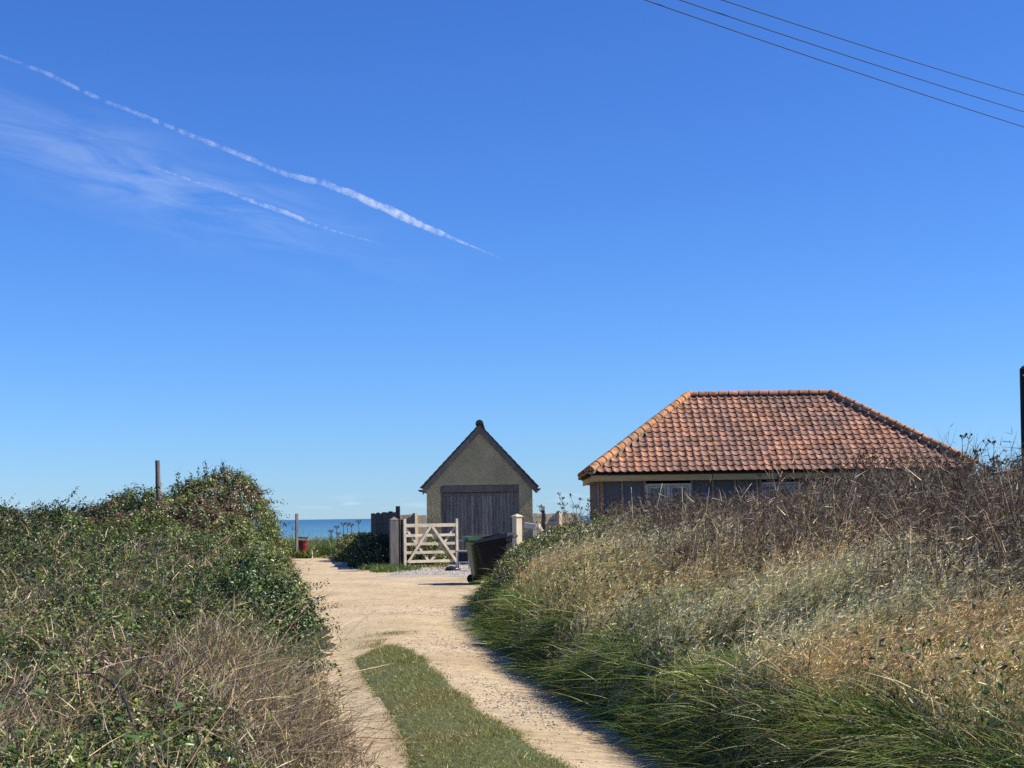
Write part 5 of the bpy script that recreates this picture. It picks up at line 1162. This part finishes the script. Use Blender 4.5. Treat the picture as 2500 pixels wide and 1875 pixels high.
# cliff-top vegetation
ac = Acc(); n = 26000; y = rng.uniform(62, 72, n); x = rng.uniform(-12.5, -4.2, n); hmax = .62 + .35 * vn(x * .8, y * .5, 111)
ac.add(*ribbons(np.stack([x, y, np.zeros(n)], 1), np.stack([rng.normal(0, .3, n), rng.normal(0, .3, n), np.ones(n)], 1), hmax * rng.uniform(.4, 1.1, n), np.stack([rng.normal(0, .3, n), rng.normal(0, .3, n), rng.normal(-.3, .2, n)], 1), rng.uniform(.012, .03, n), 3, vary(np.where((vn(x, y * .6, 113) > .55)[:, None], pick(n, [G_Y, G_L, (.22, .19, .08)], [2, 3, 1]), pick(n, [G_M, G_L, G_D], [3, 3, 1])), n, .25)))
n = 16000; yq = rng.uniform(40, 63, n); xq = xl(yq) - np.abs(rng.normal(0, .9, n)) + .1; tt_ = xl(yq) - xq
ac.add(*ribbons(np.stack([xq, yq, np.maximum(ground_z(xq, yq), 0)], 1), np.stack([rng.normal(.15, .35, n), rng.normal(0, .3, n), np.ones(n)], 1), (.16 + .45 * sm(0, 1.6, tt_)) * rng.uniform(.5, 1.2, n), np.stack([rng.normal(.1, .3, n), rng.normal(0, .3, n), rng.normal(-.3, .2, n)], 1), rng.uniform(.012, .026, n), 3, vary(pick(n, [G_M, (.06, .11, .03), G_L, G_D], [4, 3, 2, 1]), n, .25)))
g_ = [ground_at(px, 1363) for px in range(790, 860, 8)]
for q in g_: tufts(ac, q[0], q[1] + .5, .25, .5, 90, .10, [G_Y, TW_, G_L], [2, 2, 2], width=(.01, .02))
for dx_ in (-.55, -.3, -.1, .1, .35): tufts(ac, rp[0] + dx_, YR - .45, .12, .12, 110, .42, [G_M, G_L, G_Y], [3, 3, 1], fz=.0, width=(.012, .024))
tufts(ac, rp[0] + .1, YR + .5, .5, .15, 400, .62, [G_M, G_L, G_D], [3, 2, 2], fz=.0, width=(.012, .024))
o = ac.obj('cliff_top_grass', GRASS); tag(o, kind='stuff', label='rough green grass along the cliff edge before the sea')
for i, (px, py) in enumerate(((822, 1286), (838, 1278), (848, 1277), (858, 1280), (876, 1272), (826, 1302), (808, 1296))):
    Yd = 62.0; tp = at(px, py, Yd); e = empty('hogweed', (tp[0], Yd, 0)); tag(e, 'dry hogweed stalk silhouetted against the sea', 'plant', 'hogweed stalks on the cliff top')
    h = tp[2]; st, hd = MB(), MB(); st.tube([(0, 0, 0), (.02, 0, h * .5), (0, 0, h * .9)], [.018, .014, .01], 5)
    for k in range(9):
        a = 2 * PI * k / 9; q = (math.cos(a) * .09 + .02 * math.sin(5 * a + i), math.sin(a) * .09, h + .03 * math.sin(3 * a + i)); st.tube([(0, 0, h * .9), q], [.006, .005], 3, False); hd.box(q, (.05, .05, .025))
    st.build('stem', mat('hogweed_brown', (.19, .135, .09), (.12, .085, .06), rough=.9), e); hd.build('umbel', mat('hogweed_brown', (.19, .135, .09)), e)['kind'] = 'stuff'
# short weeds on the left verge between mound and sea are in cliff_top_grass; low green bank behind the mound
# ---- stones on the path
sV, sF, sC = [], [], []; off = 0
oct_v = np.array([(1, 0, 0), (-1, 0, 0), (0, 1, 0), (0, -1, 0), (0, 0, 1), (0, 0, -1), (.6, .6, .5), (-.6, .6, .45), (-.6, -.6, .5), (.6, -.6, .45)], float)
oct_f = np.array([(4, 6, 7), (4, 7, 8), (4, 8, 9), (4, 9, 6), (6, 0, 2), (6, 2, 7), (7, 2, 1), (7, 1, 8), (8, 1, 3), (8, 3, 9), (9, 3, 0), (9, 0, 6), (2, 0, 5), (1, 2, 5), (3, 1, 5), (0, 3, 5)])
def stones(n, x, y, size, cols, w, zf=path_z):
    global off
    z = zf(x, y)
    for i in range(n):
        s_ = size[i] * rng.uniform(.6, 1.3, 3) * np.array([1, 1, .55]); a = rng.uniform(0, 6.28); ca_, sa_ = math.cos(a), math.sin(a)
        V = oct_v * (1 + rng.normal(0, .12, (10, 1))) * s_; V = np.stack([V[:, 0] * ca_ - V[:, 1] * sa_, V[:, 0] * sa_ + V[:, 1] * ca_, V[:, 2]], 1) + np.array([x[i], y[i], z[i] + .012 + s_[2] * .05])
        sV.append(V); sF.append(oct_f + off); off += 10
    sC.append(np.repeat(vary(pick(n, cols, w), n, .22, .04), 10, 0))
GS = [(.37, .32, .26), (.25, .22, .19), (.43, .34, .24), (.15, .13, .11)]
n = 800; yy = rng.normal(12.0, .9, n); xx = rng.normal(.0, .17, n) - .20 * (yy - 12.0); stones(n, xx, yy, rng.uniform(.005, .013, n), GS, [3, 3, 2, 1.5])
n = 420; yy = rng.normal(17.6, .8, n); xx = rng.normal(-.75, .22, n) - .1 * (yy - 17.6); stones(n, xx, yy, rng.uniform(.006, .014, n), GS, [3, 3, 2, 1])
n = 900; yy = rng.uniform(8.2, 11, n); xx = -1.05 - .22 * (yy - 9) + rng.normal(0, .13, n); stones(n, xx, yy, rng.uniform(.004, .011, n), GS, [3, 2, 3, 1])
n = 900; yy = 8 + 22 * rng.random(n) ** 1.2; l0, r0 = xl(yy), xr(yy); xx = l0 + (r0 - l0) * rng.random(n); stones(n, xx, yy, rng.uniform(.004, .012, n), [(.46, .36, .25), (.30, .26, .22), (.18, .15, .12)], [4, 2, 1.5])
n = 260; yy = rng.normal(24, 1.0, n); xx = rng.normal(-1.6, .7, n); stones(n, xx, yy, rng.uniform(.008, .016, n), GS, [3, 3, 2, 1])
gfun = lambda x, y: np.full(len(x), .04)
n = 2600; xx = rng.uniform(-3.1, 1.2, n); yy = rng.uniform(37.6, 46, n); yy = np.where(xx < -1.5, np.maximum(yy, 38.4), yy); stones(n, xx, yy, rng.uniform(.010, .020, n), [(.48, .44, .38), (.36, .33, .29), (.58, .55, .49), (.22, .20, .18)], [3, 3, 2, 1], gfun)
stone_m = leafmat('stone', 0.0, .02, .6)
o = link('loose_stones', np_mesh('loose_stones', np.concatenate(sV), T=np.concatenate(sF), col=np.concatenate(sC), m=stone_m)); tag(o, kind='stuff', label='loose grey stones and gravel scattered on the path')
# dead straws lying across the grass strip
ac = Acc()
for a, b in (((860, 1640), (965, 1622)), ((830, 1680), (945, 1695)), ((1090, 1660), (1130, 1655))):
    p0, p1 = ground_at(*a, .07), ground_at(*b, .07); ac.add(*ribbons(p0[None], (p1 - p0)[None], np.array([np.linalg.norm(p1 - p0)]), np.array([[0, .05, .02]]), np.array([.006]), 5, vary(ST, 1)))
n = 260; yy = 8 + 9 * rng.random(n); l0, r0 = xl(yy), xr(yy); xx = np.where(rng.random(n) < .5, r0 - np.abs(rng.normal(.05, .25, n)), l0 + np.abs(rng.normal(.15, .25, n)))
ac.add(*ribbons(np.stack([xx, yy, path_z(xx, yy) + .02], 1), np.stack([rng.normal(0, 1, n), rng.normal(0, .5, n), rng.normal(.02, .06, n)], 1), rng.uniform(.05, .22, n), n3(n, .06) * np.array([1, 1, .2]), rng.uniform(.003, .005, n), 3, vary(pick(n, [TW_, ST, BR], [3, 1.5, 3]), n)))
o = ac.obj('fallen_straws', STRAW); tag(o, kind='stuff', label='dry straws and twigs lying on the path')

# ------------------------------------------------------------------ contrails: real clouds at eight kilometres
cm = bpy.data.materials.new('ice_cloud'); cm.use_nodes = True; t = cm.node_tree; t.nodes.clear()
o_ = N('ShaderNodeOutputMaterial', t); pv = N('ShaderNodeVolumePrincipled', t); tc = N('ShaderNodeTexCoord', t)
nz = N('ShaderNodeTexNoise', t); nz.inputs['Scale'].default_value = .0042; nz.inputs['Detail'].default_value = 4; nz.inputs['Roughness'].default_value = .5
t.links.new(tc.outputs['Object'], nz.inputs['Vector'])
n2 = N('ShaderNodeTexNoise', t); n2.inputs['Scale'].default_value = .0007; n2.inputs['Detail'].default_value = 2; t.links.new(tc.outputs['Object'], n2.inputs['Vector'])
dn = M('MULTIPLY', M('MULTIPLY', M('SUBTRACT', nz.outputs['Fac'], .38, tree=t, clamp=True), 4.5, tree=t), M('MULTIPLY', M('SUBTRACT', n2.outputs['Fac'], .20, tree=t, clamp=True), 2.3, tree=t), tree=t)
t.links.new(M('MULTIPLY', dn, .0026, tree=t), pv.inputs['Density']); pv.inputs['Color'].default_value = (1, 1, 1, 1); pv.inputs['Anisotropy'].default_value = .0
t.links.new(pv.outputs[0], o_.inputs['Volume'])
def contrail(pts, label, ALT=8000.0):
    rr = np.random.default_rng(len(pts)); ctrl = np.array(pts, float); d = np.r_[0, np.cumsum(np.hypot(np.diff(ctrl[:, 0]), np.diff(ctrl[:, 1])))]
    m_ = 150; s = np.linspace(0, d[-1], m_); px, py, wd = (np.interp(s, d, ctrl[:, k]) for k in range(3)); P3, Rr = [], []
    for i in range(m_):
        v = ray(px[i], py[i]); tt = (ALT - EYE) / v[2]; P3.append(np.array([v[0] * tt, tt, ALT]))
        Rr.append(wd[i] / 2 * tt / F * (.62 + .35 * float(vn(i * .33, 0, 3 + len(pts)))))
    P3 = np.array(P3); o0 = P3.mean(0)
    for i in range(m_): P3[i, 2] += (float(vn(i * .27, 5, 2)) - .5) * Rr[i] * .5
    ob = MB().tube([tuple(p - o0) for p in P3], Rr, 10).build('contrail', cm, None, True); ob.location = o0; tag(ob, label, 'contrail', 'contrails'); return ob
contrail([(-60, 108, 8), (0, 135, 9), (120, 182, 15), (250, 245, 14), (380, 295, 15), (560, 368, 15), (700, 426, 17), (790, 447, 23), (880, 482, 26), (990, 532, 27), (1070, 567, 19), (1110, 583, 9), (1170, 608, 6), (1225, 632, 3)], 'long bright contrail running diagonally across the sky at left')
contrail([(365, 403, 3), (415, 422, 9), (495, 450, 7), (525, 460, 9), (560, 470, 12), (640, 500, 13), (700, 520, 18), (760, 546, 11), (850, 574, 6), (920, 592, 4)], 'short broken contrail lying below the longer one')
